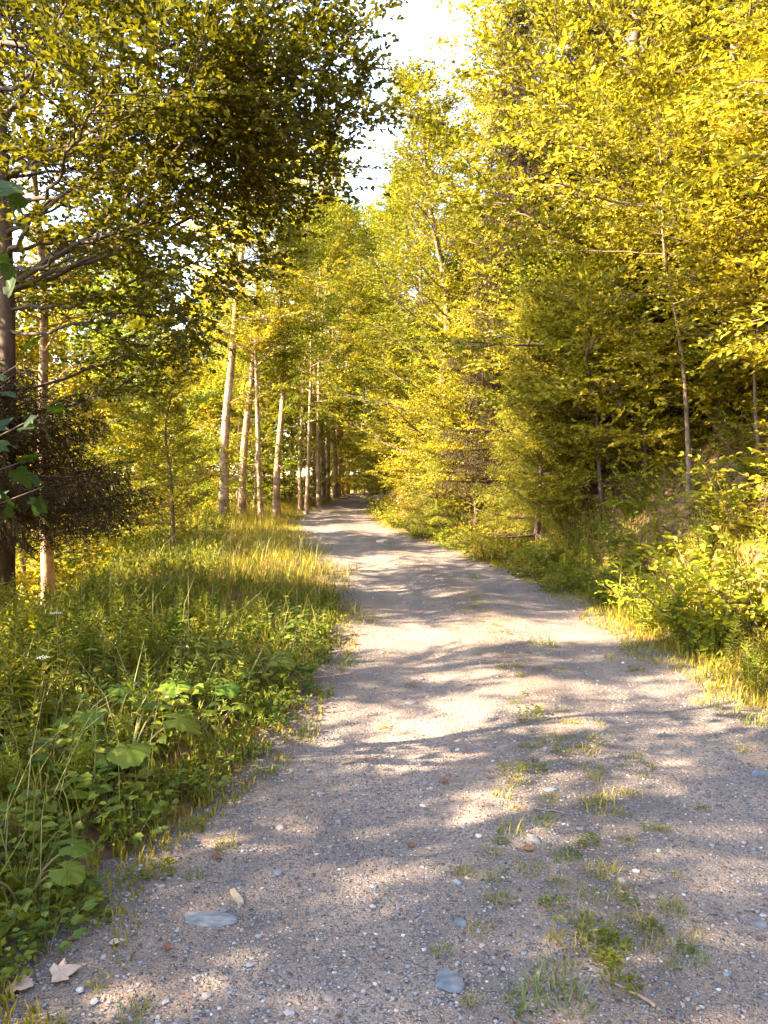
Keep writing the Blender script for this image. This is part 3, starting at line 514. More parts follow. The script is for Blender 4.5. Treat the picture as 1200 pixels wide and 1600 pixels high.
def big_leaf(mb, p, a, n, L, rng):
    """a broad, wavy, lobed butterbur leaf"""
    a = a / np.linalg.norm(a); b = np.cross(n, a); b /= np.linalg.norm(b); n = np.cross(a, b); th = np.linspace(-2.8, 2.8, 49)
    rr = .46 + .08 * np.cos(th) + .055 * np.abs(np.cos(th * 2.5)) + .022 * np.where(np.arange(49) % 2, 1, -1) * np.cos(th * .4) + rng.normal(0, .012, 49); V = [p]; rings = (.35, .7, 1)
    for q in rings:
        for t, r_ in zip(th, rr):
            x, y = math.sin(t) * r_ * q, math.cos(t) * r_ * q; V.append(p + L * (b * x + a * y + n * (.03 * math.sin(t * 9 + 1) * q * q - .25 * q * q * (x * x + y * y) ** .5 + .16 * abs(x) - .05 * abs(math.sin(t * 3.5)) * q)))
    F4 = []; F3 = []
    for j in range(48):
        F3.append((0, 1 + j, 2 + j))
        for k in range(2): s = 1 + k * 49 + j; F4.append((s, s + 49, s + 50, s + 1))
    mb.add(np.array(V), np.array(F3)); mb.f.setdefault(4, []).append(np.array(F4) + mb.n - len(V))
def butterbur(label, loc, n, L, seed, h):
    rng = np.random.default_rng(seed); o = empty('butterbur', label, 'plant', None, loc)
    for k in range(n):
        a = rng.uniform(0, 6.28) if k else .5; t = np.array([math.cos(a) * h * .8, math.sin(a) * h * .8, h * rng.uniform(.7, 1.1)])
        fb = MB(); big_leaf(fb, t, np.array([math.cos(a), math.sin(a), -.25]), np.array([math.cos(a) * .35, math.sin(a) * .35 - .15, 1]), L * rng.uniform(.7, 1.1), rng); lf = fb.obj('leaf', M['broad'], o, True)
        sb = MB(); tube(sb, smooth_line([(0, 0, -.03), t * (.4, .4, .65), t], 8), .005, 5); sb.obj('stalk', M['stem'], lf)
    return o
def umbel(label, loc, seed, h=.75):
    rng = np.random.default_rng(seed); o = empty('umbel_flower', label, 'flower', 'white flowering weeds', loc); o.scale = (.8, .8, .8); sb = MB(); fb = MB(); lb = MB()
    top = np.array([rng.normal(0, .06), rng.normal(0, .06), h]); tube(sb, smooth_line([(0, 0, -.03), top * (.3, .3, .5), top], 8), .003, 4)
    for k in range(22):
        a = k * 2.4; r_ = .035 * math.sqrt(k / 22) * 1.3; q = top + (math.cos(a) * r_, math.sin(a) * r_, .03 - r_ * .25); tube(sb, [top - (0, 0, .02), q], .0008, 3)
        m = 6; az = np.arange(m) * 1.047 + a; leaves(fb, np.repeat(q[None], m, 0), np.stack([np.cos(az), np.sin(az), np.full(m, .2)], -1), np.array([[0, 0, 1.]]) + np.zeros((m, 3)), .008, .8)
    m = 14; z = np.linspace(.1, .85, m) * h; az = np.arange(m) * 2.1; leaves(lb, np.stack([top[0] * z / h, top[1] * z / h, z], -1), np.stack([np.cos(az), np.sin(az), np.full(m, .4)], -1), np.array([[0, 0, 1.]]) + np.zeros((m, 3)), .07, .35, True)
    sb.obj('stem', M['stem'], o); fb.obj('flower_head', M['petal'], o); lb.obj('foliage', M['weed'], o); return o
def fern(seed, label, L=.7, n=9, lm=None):
    rng = np.random.default_rng(seed); o = empty('fern', label, 'fern', 'ferns on the right bank')
    for k in range(n):
        a = k * 2 * math.pi / n + rng.normal(0, .2); fb = MB(); c = smooth_line([(0, 0, 0), (math.cos(a) * L * .4, math.sin(a) * L * .4, L * .55), (math.cos(a) * L * .95, math.sin(a) * L * .95, L * .42)], 10); tube(fb, c, np.linspace(.004, .001, len(c)), 3)
        m = 22; tv = np.linspace(.12, 1, m); q = np.stack([np.interp(tv, np.linspace(0, 1, len(c)), c[:, j]) for j in range(3)], -1); dd = nrm(np.gradient(q, axis=0)); sd = nrm(np.cross(dd, (0, 0, 1)))
        for sg in (1, -1): leaves(fb, q, sd * sg + dd * .35 + rng.normal(0, .06, (m, 3)), np.array([[0, 0, 1.]]) + np.zeros((m, 3)), L * .27 * np.sin(np.clip(tv * 2.7 + .3, 0, 3.05)) + .01, .22, False, .05)
        fb.obj('frond', lm or M['bright'], o)
    return o
def shrub(seed, lm, h=1.1, n=11, leafl=.075, name='bush', wid=.55):
    rng = np.random.default_rng(seed); o = empty(name, 'x', 'bush', None); sb = MB(); lb = MB(); P = []; D = []
    for s in range(n):
        a = rng.uniform(0, 6.28); L = bend((.08 * math.cos(a), .08 * math.sin(a), -.08), (math.cos(a) * .6, math.sin(a) * .6, 1), h * rng.uniform(.55, 1.05), 6, rng, .1, -.2); tube(sb, L, np.linspace(.008, .002, 7), 4)
        m = 11; tv = np.linspace(.2, 1, m); q = np.stack([np.interp(tv, np.linspace(0, 1, 7), L[:, j]) for j in range(3)], -1); az = rng.uniform(0, 6.28, m)
        P.append(q); D.append(np.stack([np.cos(az), np.sin(az), rng.uniform(-.1, .6, m)], -1))
    P = np.concatenate(P); D = np.concatenate(D); sprays(lb, P, D, np.array([[0, 0, 1.]]) + rng.normal(0, .4, P.shape), rng.uniform(.16, .34, len(P)) * h, 8, leafl, rng, wid, True, 52, .4)
    sb.obj('stem', M['bark_twig'], o); lb.obj('foliage', lm, o); return o
def blade_arrays(x, y, z, h, rng, lean=.45, w=.0055):
    n = len(x); a = rng.uniform(0, 6.28, n); d = np.stack([np.cos(a), np.sin(a)], -1) * (rng.uniform(.1, 1, n) * lean * h)[:, None]; s = np.stack([-np.sin(a), np.cos(a)], -1) * (w * rng.uniform(.6, 1.4, n))[:, None]
    b = np.stack([x, y, z], -1); v = np.zeros((n, 5, 3))
    v[:, 0] = b; v[:, 1] = b; v[:, 0, :2] -= s; v[:, 1, :2] += s; v[:, 2] = b; v[:, 2, :2] += d * .35 + s * .8; v[:, 2, 2] += h * .6; v[:, 3] = b; v[:, 3, :2] += d * .35 - s * .8; v[:, 3, 2] += h * .6
    v[:, 4] = b; v[:, 4, :2] += d; v[:, 4, 2] += h * .95; k = np.arange(n)[:, None] * 5
    return v, k + np.array([[0, 1, 2, 3]]), k + np.array([[3, 2, 4]])
def blades(mb, *a, **k):
    v, q, t = blade_arrays(*a, **k); mb.add(v.reshape(-1, 3), q); mb.f.setdefault(3, []).append(t + mb.n - v.shape[0] * 5)
def tuft(seed, n, h, r, m, name='grass_tuft', rosette=0):
    rng = np.random.default_rng(seed); mb = MB(); a = rng.uniform(0, 6.28, n); q = r * np.sqrt(rng.uniform(0, 1, n)); blades(mb, np.cos(a) * q, np.sin(a) * q, np.full(n, -.006), h * rng.uniform(.25, 1, n) ** 1.2, rng, 1.9, .0018)
    if rosette:
        a = rng.uniform(0, 6.28, rosette); q = r * np.sqrt(rng.uniform(0, 1, rosette)); leaves(mb, np.stack([np.cos(a) * q, np.sin(a) * q, rng.uniform(.004, .03, rosette)], -1), np.stack([np.cos(a), np.sin(a), rng.uniform(0, .5, rosette)], -1), np.array([[0, 0, 1.]]) + rng.normal(0, .25, (rosette, 3)), rng.uniform(.008, .018, rosette), .75, True, .08)
    o = mb.obj(name, m); return tag(o, 'x', 'grass')

# left verge: individuals near, one mass farther off
LW = 'tall leafy weeds on the left verge'; LB = 'broadleaf plants on the left verge'
tw = [weed_tall(101, .85, M['weed'], 15), weed_tall(102, .75, M['weed'], 13, .22, .11), weed_tall(103, .95, M['weed'], 17, .3, .09), weed_tall(104, .62, M['bright'], 12, .28, .10)]
bw = [weed_broad(111, .42, M['broad'], 16, .085), weed_broad(112, .34, M['weed'], 14, .07), weed_broad(113, .50, M['broad'], 18, .10)]
rng = np.random.default_rng(77)
def scatter(n, ymin, ymax, omin, omax, edge, sgn, mind, rng, powr=1.0):
    out = []; tries = 0
    while len(out) < n and tries < n * 60:
        tries += 1; y = ymin + (ymax - ymin) * rng.random() ** 1.5; of = omin + (omax - omin) * rng.random() ** powr; x = float(edge(y)) + sgn * of; dmin = mind * (.6 + y * .05)
        if all((x - a) ** 2 + (y - b) ** 2 > dmin * dmin for a, b, _ in out): out.append((x, y, of))
    return out
for x, y, of in scatter(260, 2.6, 15, .45, 3.8, edgeL, -1, .17, rng):
    k = int(rng.integers(0, 4)); sc = rng.uniform(.6, 1.05) * min(1, .42 + of * .45) * (1 if y < 6 else max(.42, .9 - (y - 6) * .10))
    zone = 'spindly weed stem at the ragged edge of the gravel' if of < .9 else ('tall narrow leaved weed in the thick of the left verge' if y < 7 else 'tall weed further along the left verge')
    place(tw[k], (x, y, base_z(x, y, 0)), rng.uniform(0, 6), sc, zone, LW, (rng.normal(0, .17), rng.normal(0, .17)))
for x, y, of in scatter(170, 1.9, 8, .06, 2.6, edgeL, -1, .15, rng, 1.6):
    k = int(rng.integers(0, 3)); sc = rng.uniform(.55, 1.05) * min(1, .45 + of * .9)
    place(bw[k], (x, y, base_z(x, y, 0) + (.01 if of < .3 else 0)), rng.uniform(0, 6), sc, 'low broad leaved plant spilling over the gravel edge' if of < .6 else 'broad leaved plant between the tall verge weeds', LB)
def gp(px, py, dz=0):
    """ground point seen at this pixel (flat road)"""
    d = (CAM_H - dz) ; c, s = math.cos(PITCH), math.sin(PITCH); u = (800 - py) / FPX; k = d / (s - u * c); return (px - 600) / FPX * k, k * (c + u * s)
for lab, px, d, n, L, sd, h in [('butterbur with the largest lobed leaf beside the gravel', 190, 3.85, 4, .21, 1, .33), ('round leaved butterbur halfway along the verge edge', 395, 5.6, 3, .19, 2, .30), ('butterbur with upright leaves behind the largest one', 310, 5.0, 4, .19, 3, .34),
                                ('small butterbur low at the gravel edge', 330, 4.4, 3, .14, 4, .2), ('pale butterbur leaves at the bottom left corner', 20, 2.75, 3, .16, 6, .22), ('butterbur half buried among weeds at left', 95, 4.4, 3, .18, 7, .38)]:
    x = Xat(px, d); butterbur(lab, (x, d, base_z(x, d, 0)), n, L, sd, h)
for px, d, sd, lab in [(52, 4.4, 1, 'white umbel flower at the left edge of the verge'), (85, 5.2, 2, 'white umbel flower beside the leftmost one')]:
    x = Xat(px, d); umbel(lab, (x, d, base_z(x, d, 0)), sd, .5 if sd == 5 else .72)

mb = MB(); rng = np.random.default_rng(5)                                       # verge grass, left
n = 42000; y = 1.8 + 44 * rng.random(n) ** 1.9; of = -.12 + 3.4 * rng.random(n) ** 1.5; x = edgeL(y) - of + .1 * np.sin(y * 3.1) * rng.random(n)
pz = H(x, y); clump = (np.sin(x * 6 + 2 * np.sin(y * 3)) * np.sin(y * 5 + x) > -.35) | (of > .7)
h = rng.uniform(.06, .26, n) * np.clip(.3 + of, .25, 1.2) * np.where(y > 20, 1.5, 1); k = clump
blades(mb, x[k], y[k], pz[k] - .005, h[k], rng, .6, .004); 
n = 15000; y = 8 + 38 * rng.random(n); of = rng.uniform(-.15, 1.9, n) - .25 * np.maximum(0, np.sin(y * 2.3 + np.sin(y * .9) * 2)); pk = np.sin(y * 1.7 + of * 3) + rng.normal(0, .8, n) > -.2; y = y[pk]; of = of[pk]; n = len(y); x = edgeL(y) - of; blades(mb, x, y, H(x, y), rng.uniform(.03, .17, n), rng, 1.4, .005)
tag(mb.obj('verge_grass', M['grass']), 'grass fringing the left edge of the gravel', 'grass', kind='stuff')
mb = MB(); n = 1500; y = 2 + 14 * rng.random(n) ** 1.4; of = .2 + 3.4 * rng.random(n); x = edgeL(y) - of; blades(mb, x, y, H(x, y), rng.uniform(.25, .75, n), rng, 1.3, .0026)
tag(mb.obj('dry_grass', M['dry']), 'bent dry grass stalks among the left verge weeds', 'grass', kind='stuff')
mb = MB(); n = 26000; y = 2.5 + 42 * rng.random(n) ** 1.7; of = -.15 + 1.6 * rng.random(n) ** 1.4; x = edgeR(y) + of; blades(mb, x, y, H(x, y) - .005, rng.uniform(.05, .22, n) * np.clip(.4 + of, .3, 1.1), rng, .6, .004)
n = 14000; y = 4 + 12 * rng.random(n); of = -.22 + 1.3 * rng.random(n) ** 1.3 - .1 * np.sin(y * 4); x = edgeR(y) + of; blades(mb, x, y, H(x, y) - .005, rng.uniform(.04, .24, n) * np.clip(.35 + of, .3, 1.1), rng, .9, .0038)
tag(mb.obj('bank_grass', M['grass']), 'grass fringing the foot of the right bank', 'grass', kind='stuff')
def mass(name, label, pts, lm, seed, hh, leafl, nleaf=9):
    rng = np.random.default_rng(seed); n = len(pts); mb = MB(); d = np.array([[0, 0, 1.]]) + rng.normal(0, .55, (n, 3)); d[:, 2] = np.abs(d[:, 2]); nn = rng.normal(0, 1, (n, 3)); nn[:, 2] = .6
    sprays(mb, pts, d, nn, hh * rng.uniform(.5, 1.2, n), nleaf, leafl, rng, .5, False, 62, .5, 0.1)
    return tag(mb.obj(name, lm), label, 'undergrowth', kind='stuff')
n = 3000; y = 1.9 + 8 * rng.random(n) ** 1.2; of = .12 + 3.6 * rng.random(n) ** 1.3; x = edgeL(y) - of
mass('ground_cover', 'low leafy ground cover under the left verge weeds', np.stack([x, y, H(x, y)], -1), M['weed'], 13, .2, .045)
n = 7000; y = 6 + 36 * rng.random(n) ** 1.2; of = 1.9 + 5.5 * rng.random(n) ** 1.1; x = edgeL(y) - of
mass('undergrowth', 'leafy undergrowth covering the left verge and slope', np.stack([x, y, H(x, y)], -1), M['weed'], 3, .42, .07)
n = 9000; y = 12 + 60 * rng.random(n); x = -5 - 32 * rng.random(n); mass('meadow_plants', 'sunlit low growth on the ground below the slope', np.stack([x, y, H(x, y)], -1), M['gold'], 4, .6, .10)
n = 1500; y = 4.2 + 9 * rng.random(n); of = .15 + 2.5 * rng.random(n); x = edgeR(y) + of; mass('ground_cover', 'low leafy ground cover at the foot of the right bank', np.stack([x, y, H(x, y)], -1), M['bright'], 16, .26, .05)
n = 9000; y = 4.5 + 36 * rng.random(n) ** 1.1; of = .5 + 8.5 * rng.random(n) ** 1.5; x = edgeR(y) + of; keep = bumpy(x * .8 + 3, y * .8) + rng.normal(0, .25, n) > -.22 + .42 * (of > 1.6)
mass('bank_undergrowth', 'patchy leafy undergrowth on the brown right bank', np.stack([x, y, H(x, y)], -1)[keep], M['beech'], 6, .36, .065)
# dead leaves lying on the bank
mb = MB(); n = 26000; y = 4 + 40 * rng.random(n) ** 1.3; of = .6 + 9 * rng.random(n); x = edgeR(y) + of; a = rng.uniform(0, 6.28, n)
leaves(mb, np.stack([x, y, H(x, y) + .02], -1), np.stack([np.cos(a), np.sin(a), rng.normal(0, .3, n)], -1), np.array([[-.6, 0, 1.]]) + rng.normal(0, .35, (n, 3)), rng.uniform(.06, .13, n), .6, False, .18)
tag(mb.obj('leaf_litter', M['litter']), 'brown dead leaves covering the right bank', 'leaf litter', kind='stuff')

# right verge and bank plants
rb = [shrub(121, M['bright'], 1.0, 13, .065), shrub(122, M['beech'], 1.1, 11, .075), shrub(123, M['weed'], .8, 12, .06)]
BR = 'bushes along the foot of the right bank'
for px, y, v, rz, sc, lab in [(1120, 6.9, 0, 0, 1.3, 'bright yellow green bush nearest the gravel at the right edge'), (1215, 6.4, 0, 2, 1.25, 'bright bush cut off by the right picture edge'), (1050, 7.7, 0, 4, .85, 'low bright bush beside the tall grass blades'), (1180, 7.6, 1, 1, 1.0, 'leafy bush behind the bright bush at the right'),
                              (960, 9.2, 2, 3, .75, 'dark green low bush where the gravel widens'), (880, 10.3, 2, 5, .8, 'dark leafy bush at the foot of the bank'), (820, 11.8, 1, 2, .7, 'bush below the young spruce'), (1010, 9.6, 1, 1, .8, 'leafy bush below the slim sapling'),
                              (760, 14, 1, 0, .9, 'yellow bush on the bank left of the young spruce'), (710, 16, 0, 3, .8, 'sunny bush spilling towards the gravel'), (660, 19, 0, 4, 1.0, 'bush on the inner side of the road bend'), (625, 22.5, 0, 5, 1.0, 'bright bush where the road narrows from view'), (603, 27, 1, 1, 1.0, 'farthest bush beside the road')]:
    put(rb[v], px, y, rz, sc, lab, BR)
for x, y, of in scatter(60, 6.5, 22, .9, 5.5, edgeR, 1, .5, np.random.default_rng(8)):
    place(rb[1] if of > 2 else rb[2], (x, y, base_z(x, y)), rng.uniform(0, 6), rng.uniform(.5, .9), 'small leafy bush scattered over the brown bank', 'small bushes on the bank slope')
RWG = 'weeds along the right verge'
for x, y, of in scatter(70, 4.9, 18, .12, 1.1, edgeR, 1, .16, np.random.default_rng(18)):
    place(tw[3] if rng.random() < .6 else tw[0], (x, y, base_z(x, y, 0)), rng.uniform(0, 6), rng.uniform(.4, .8), 'leafy weed along the foot of the right bank', RWG, (rng.normal(0, .1), rng.normal(0, .1)))
fr = fern(1, 'x')
for px, y, sc, lab in [(1130, 8.6, 1.0, 'fern arching out behind the bright bush'), (1185, 8.9, .9, 'fern at the right edge below the crooked stem'), (985, 11.2, .8, 'fern in front of the bare brown soil'), (845, 12.8, .8, 'fern beneath the young spruce')]:
    put(fr, px, y, sc * 3, sc, lab, None)
rng = np.random.default_rng(3); mb = MB(); n = 26; blades(mb, rng.normal(0, .1, n), rng.normal(0, .1, n), np.full(n, -.02), rng.uniform(.35, .75, n), rng, .35, .008)
o = tag(mb.obj('grass_clump', M['bright']), 'clump of long upright grass blades by the right verge', 'grass'); x = Xat(1005, 8.3); o.location = (x, 8.3, base_z(x, 8.3, 0))
# bare branch lying on the bank
mb = MB(); c = smooth_line([(0, 0, 0), (.3, .1, .12), (.55, .05, .32), (.7, .1, .36)], 10); tube(mb, c, np.linspace(.018, .008, len(c)), 6); tube(mb, smooth_line([c[4], c[4] + (.1, -.1, .15), c[4] + (.12, -.1, .3)], 6), .006, 5)
o = tag(mb.obj('fallen_branch', M['twig'], None, True), 'pale bare fallen branch sticking out of the right bank', 'branch'); x = Xat(1040, 8.9); o.location = (x, 8.9, base_z(x, 8.9, -.25))

# ------------------------------------------------------------------ on the road
def stone_mesh(seed, sx, sy, sz, rough=.16, sub=2):
    import bmesh
    r_ = np.random.default_rng(seed); bm = bmesh.new(); bmesh.ops.create_icosphere(bm, subdivisions=sub, radius=1); v = np.array([p.co[:] for p in bm.verts]); f = np.array([[q.index for q in t.verts] for t in bm.faces]); bm.free()
    for _ in range(7):                                             # knock flats onto it
        nv = nrm(r_.normal(0, 1, 3)); d = r_.uniform(.55, .85); k = v @ nv; v = v - np.maximum(k - d, 0)[:, None] * nv[None]
    v = v * (1 + r_.normal(0, rough * .25, (len(v), 1))) * (sx, sy, sz); return v, f
peb = [stone_mesh(k, 1, r_, z, .2, 1) for k, (r_, z) in enumerate([(.8, .55), (.65, .45), (.9, .6), (.75, .4), (.6, .5), (.95, .5)])]
mb = MB(); rng = np.random.default_rng(21); n = 42000; y = 1.9 + 13 * rng.random(n) ** 2.1; u = rng.random(n); x = edgeL(y) - .1 + u * (edgeR(y) - edgeL(y) + .2)
sz = .0026 + .0085 * rng.random(n) ** 3.0 + .016 * (rng.random(n) < .03) * rng.random(n) ** 1.5; dens = bumpy(x * 1.6, y * 1.2) + rng.normal(0, .45, n) > -.25; x, y, sz, u = x[dens], y[dens], sz[dens], u[dens]; n = len(x); z = onroad(x, y) + sz * .12
for k, (v, f) in enumerate(peb):
    q = np.arange(n)[k::6]; a = rng.uniform(0, 6.28, len(q)); c, s = np.cos(a)[:, None], np.sin(a)[:, None]
    V = np.stack([v[None, :, 0] * c - v[None, :, 1] * s, v[None, :, 0] * s + v[None, :, 1] * c, np.broadcast_to(v[None, :, 2], (len(q), len(v)))], -1) * sz[q][:, None, None] + np.stack([x[q], y[q], z[q]], -1)[:, None]
    mb.add(V.reshape(-1, 3), (np.arange(len(q))[:, None, None] * len(v) + f[None]).reshape(-1, 3))
tag(mb.obj('gravel', M['pebble']), 'loose grey and pink gravel on the road', 'gravel', kind='stuff')
def stone(px, py, sx, sy, sz, m, label, seed, rz=0, up=.3):
    x, y = gp(px, py); mb = MB(); mb.add(*stone_mesh(seed, sx, sy, sz)); o = tag(mb.obj('stone', m, None, False), label, 'stone'); o.location = (x, y, float(onroad(x, y)) + sz * up - sz * .25); o.rotation_euler.z = rz
stone(437, 1297, .024, .02, .018, M['tan_stone'], 'pinkish angular stone near the left verge on the gravel', 1)
stone(645, 1097, .05, .035, .025, M['stone'], 'pale grey stone in the left wheel track', 2, .3)
stone(1186, 1209, .055, .04, .035, M['slate'], 'blue grey stone at the right edge of the gravel', 3)
stone(597, 851, .20, .14, .09, M['tan_stone'], 'large pale stone far up the road near the bend', 4)
stone(700, 1538, .055, .085, .018, M['slate'], 'flat pale slate stone at the bottom of the road', 5, .2, .05)
stone(322, 1438, .125, .055, .012, M['slate'], 'wide flat blue slate sunk in the gravel at lower left', 6, -.1, .05)
stone(860, 1250, .045, .025, .016, M['slate'], 'flat bluish stone beside the middle grass strip', 7, .2)
stone(972, 1392, .02, .018, .014, M['stone'], 'small pale stone by the grass tufts', 8)
stone(720, 1452, .022, .03, .01, M['slate'], 'small blue stone left of the middle grass strip', 9, .4)
stone(1020, 1422, .018, .016, .012, M['stone'], 'small grey stone right of the middle grass strip', 10)
stone(1187, 1455, .03, .025, .014, M['slate'], 'bluish stone at the lower right picture edge', 11)
stone(832, 1325, .025, .05, .02, M['stone'], 'whitish stone among the middle grass tufts', 12, .5, .1)
stone(1117, 1100, .05, .03, .012, M['slate'], 'flat grey stone near the right verge', 13, .1)
stone(515, 1562, .018, .014, .01, M['stone'], 'small light stone at the bottom left of the road', 14)
stone(201, 1500, .014, .017, .011, M['stone'], 'small white stone near the pale dry leaf', 15)
stone(632, 941, .05, .035, .025, M['stone'], 'grey stone in the shade midway up the road', 16)
# wood chip, twigs, fallen leaves
mb = MB(); a = np.array([(-.05, -.011, 0), (.045, -.013, 0), (.052, .006, 0), (.03, .013, 0), (-.052, .010, 0)]); t = a + (0, 0, .012); t[:, 1] *= .8; mb.add(np.vstack([a, t]), [[k, (k + 1) % 5, 5 + (k + 1) % 5, 5 + k] for k in range(5)]); mb.f[5] = [np.array([[5, 6, 7, 8, 9]]), np.array([[4, 3, 2, 1, 0]])]
o = tag(mb.obj('wood_chip', M['wood']), 'pale splinter of wood lying on the gravel at lower left', 'wood chip'); x, y = gp(371, 1406); o.location = (x, y, float(onroad(x, y)) + .004); o.rotation_euler = (.1, .05, -1.0)
for px, py, L, rz, lab, sd in [(570, 1196, .26, .15, 'long brown twig lying across the left wheel track', 1), (1000, 1578, .14, 1.9, 'pale twig at the bottom right of the road', 2), (855, 1281, .13, 0, 'short reddish twig by the middle grass strip', 3), (500, 1062, .5, .6, 'crooked stick at the left edge of the gravel', 4), (480, 968, .9, -.5, 'dark stick half hidden in the left verge grass', 5)]:
    r_ = np.random.default_rng(sd); mb = MB(); c = bend((-L / 2, 0, .004), (1, .1, 0), L, 7, r_, .12); c[:, 2] = .005 + np.abs(r_.normal(0, .003, 8)); tube(mb, c, np.linspace(.0052, .002, 8) * (1 + L), 5); tube(mb, [c[4], c[4] + (L * .12, L * .1, .006)], .002, 4)
    o = tag(mb.obj('twig', M['twig'], None, True), lab, 'twig'); x, y = gp(px, py); o.location = (x, y, max(float(onroad(x, y)), float(H(x, y)))); o.rotation_euler.z = rz
def dead_leaf(px, py, L, rz, m, label, curl=.35, lob=True):
    mb = MB(); r_ = np.random.default_rng(int(px)); p = np.array([[0, 0, 0.]])
    if lob: lobed(mb, p, np.array([[1., 0, 0]]), np.array([[0, 0, 1.]]), L)
    else: leaves(mb, p, np.array([[1., 0, 0]]), np.array([[0, 0, 1.]]), L, .6, True, curl * .4)
    tube(mb, [(0, 0, 0), (-L * .3, .01 * L, .01), (-L * .5, .04 * L, .008)], .0012, 3)
    v = mb.v[0]; v[:, 2] = curl * (v[:, 1] ** 2 + .3 * (v[:, 0] - L * .4) ** 2) / L + .003 + r_.normal(0, .0015, len(v))
    o = tag(mb.obj('fallen_leaf', m), label, 'fallen leaf'); x, y = gp(px, py); o.location = (x, y, float(onroad(x, y)) + .006); o.rotation_euler = (.12, -.08, rz)
dead_leaf(82, 1536, .088, .5, M['paleleaf'], 'pale tan fallen maple leaf at the bottom left')
dead_leaf(20, 1548, .08, -.3, M['paleleaf'], 'bleached fallen leaf at the left corner of the gravel', .2)
dead_leaf(690, 1226, .05, .3, M['redleaf'], 'reddish brown curled leaf in the middle of the gravel', 1.0)
dead_leaf(640, 1327, .045, 1.2, M['redleaf'], 'brown leaf near the large sunlit patch', .6, False)
dead_leaf(262, 1492, .045, 2, M['redleaf'], 'rusty small leaf below the blue slate', .6, False)
dead_leaf(105, 1478, .035, .7, M['redleaf'], 'orange dry leaf by the verge at lower left', .6, False)
dead_leaf(170, 1483, .05, .2, M['paleleaf'], 'beige dry leaf by the verge at lower left', .5, False)
dead_leaf(815, 1342, .06, .1, M['redleaf'], 'red tinged leaf among the middle grass tufts', .5, False)
dead_leaf(345, 1350, .05, 2.5, M['redleaf'], 'dark dead leaf beside the verge plants', .6, False)
# tufts along the crown of the road
tf = [tuft(1, 60, .055, .05, M['dry']), tuft(2, 46, .04, .045, M['dry'], rosette=18), tuft(3, 80, .045, .07, M['dry']), tuft(4, 18, .03, .045, M['weed'], rosette=64)]
TG = 'grass tufts along the middle of the road'
spots = [(930, 1480, 3, 1.3), (900, 1490, 1, 1.8), (960, 1500, 3, 1.1), (820, 1585, 0, 1.5), (855, 1560, 0, 1.1), (900, 1590, 0, 1.3), (780, 1418, 0, 1.1), (775, 1380, 2, .9), (940, 1380, 0, 1.3), (930, 1420, 2, 1.0), (865, 1430, 3, 1.0), (800, 1310, 0, 1.4), (850, 1300, 0, 1.2), (940, 1275, 2, 1.5),
         (945, 1262, 0, 1.2), (880, 1355, 0, 1.0), (920, 1330, 3, .9), (690, 1495, 0, .8), (735, 1575, 0, .7), (800, 1220, 3, 1.5), (835, 1218, 3, 1.3), (810, 1240, 1, 1.3), (788, 1255, 0, 1.2), (830, 1128, 3, 1.6), (825, 1180, 1, 1.2), (925, 1165, 1, 1.2), (915, 1185, 2, 1.1), (890, 1140, 1, 1.0), (880, 1190, 3, 1.0), (925, 1215, 2, 1.2),
         (930, 1230, 1, 1.1), (870, 1165, 0, 1.0), (980, 1330, 1, .9), (1005, 1460, 0, .9), (860, 1535, 2, .9), (970, 1570, 3, 1.2), (720, 1370, 0, .8), (730, 1372, 2, .7), (860, 1265, 0, .9), (995, 1050, 3, 1.4), (955, 1030, 1, 1.6), (840, 1010, 1, 2.0), (860, 1012, 0, 1.8), (740, 905, 1, 2.2), (1165, 1173, 1, 1.2), (1095, 1100, 0, 1.3),
         (640, 1072, 1, 1.1), (600, 1138, 1, 1.0), (1180, 1135, 0, 1.6), (1120, 1060, 3, 1.6), (870, 1395, 1, .9), (830, 1370, 2, 1.0), (905, 1455, 0, 1.0), (770, 1345, 1, .9)]
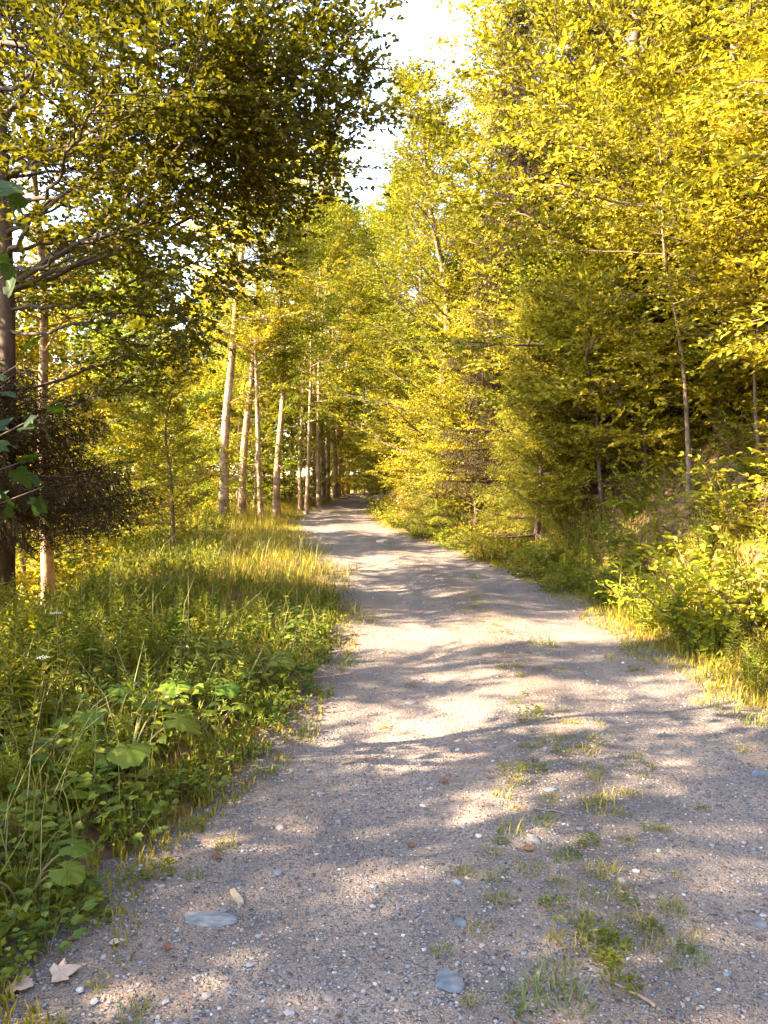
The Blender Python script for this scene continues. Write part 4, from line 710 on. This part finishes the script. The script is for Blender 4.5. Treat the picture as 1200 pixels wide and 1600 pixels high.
for k, (px, py, v, sc) in enumerate(spots):
    x, y = gp(px, py); place(tf[v], (x, y, float(onroad(x, y))), k * 1.7, sc, ('small dry grass tuft growing from the crown of the road', 'low leafy tuft growing from the crown of the road', 'small dry grass tuft growing from the crown of the road', 'flat green leafy plant on the crown of the road')[v], TG)
r_ = np.random.default_rng(31)
for k in range(95):
    y = 2.35 + 8 * r_.random() ** 1.6; u = .55 + r_.normal(0, .055) + .04 * math.sin(y * 2); x = float(edgeL(y) + u * (edgeR(y) - edgeL(y))); v = int(r_.integers(0, 4))
    place(tf[v], (x, y, float(onroad(x, y))), r_.uniform(0, 6), r_.uniform(.45, .95), ('small dry grass tuft growing from the crown of the road', 'low leafy tuft growing from the crown of the road', 'small dry grass tuft growing from the crown of the road', 'flat green leafy plant on the crown of the road')[v], TG)
mb = MB(); n = 900; y = 2 + 14 * r_.random(n) ** 1.7; x = edgeL(y) + r_.random(n) * (edgeR(y) - edgeL(y)); a = r_.uniform(0, 6.28, n)
leaves(mb, np.stack([x, y, onroad(x, y) + .006], -1), np.stack([np.cos(a), np.sin(a), r_.normal(0, .2, n)], -1), np.array([[0, 0, 1.]]) + r_.normal(0, .3, (n, 3)), r_.uniform(.008, .028, n), .5, False, .2)
tag(mb.obj('road_litter', M['litter']), 'crumbs of dead leaf strewn over the gravel', 'leaf litter', kind='stuff')
EG = 'small tufts at the left edge of the gravel'
for k, (px, py, v, sc) in enumerate([(315, 1245, 3, 2.0), (330, 1235, 1, 2.0), (300, 1300, 3, 1.2), (420, 1210, 1, 1.5), (350, 1330, 0, 1.2), (400, 1180, 3, 1.8), (120, 1430, 3, 1.9), (140, 1445, 3, 1.6), (100, 1450, 1, 1.7), (160, 1425, 1, 1.3), (155, 1545, 1, .8), (210, 1590, 0, 1.0), (500, 1090, 3, 2.0), (470, 1150, 1, 1.9), (545, 1040, 1, 2.2), (305, 1375, 0, .9), (250, 1370, 3, 1.3), (205, 1385, 3, 1.2)]):
    x, y = gp(px, py); place(tf[v], (x, y, float(onroad(x, y))), k * 1.3, sc, 'small plant tuft at the left edge of the gravel', EG)
print('objects', len(S.objects), 'polys', sum(len(m.polygons) for m in bpy.data.meshes))
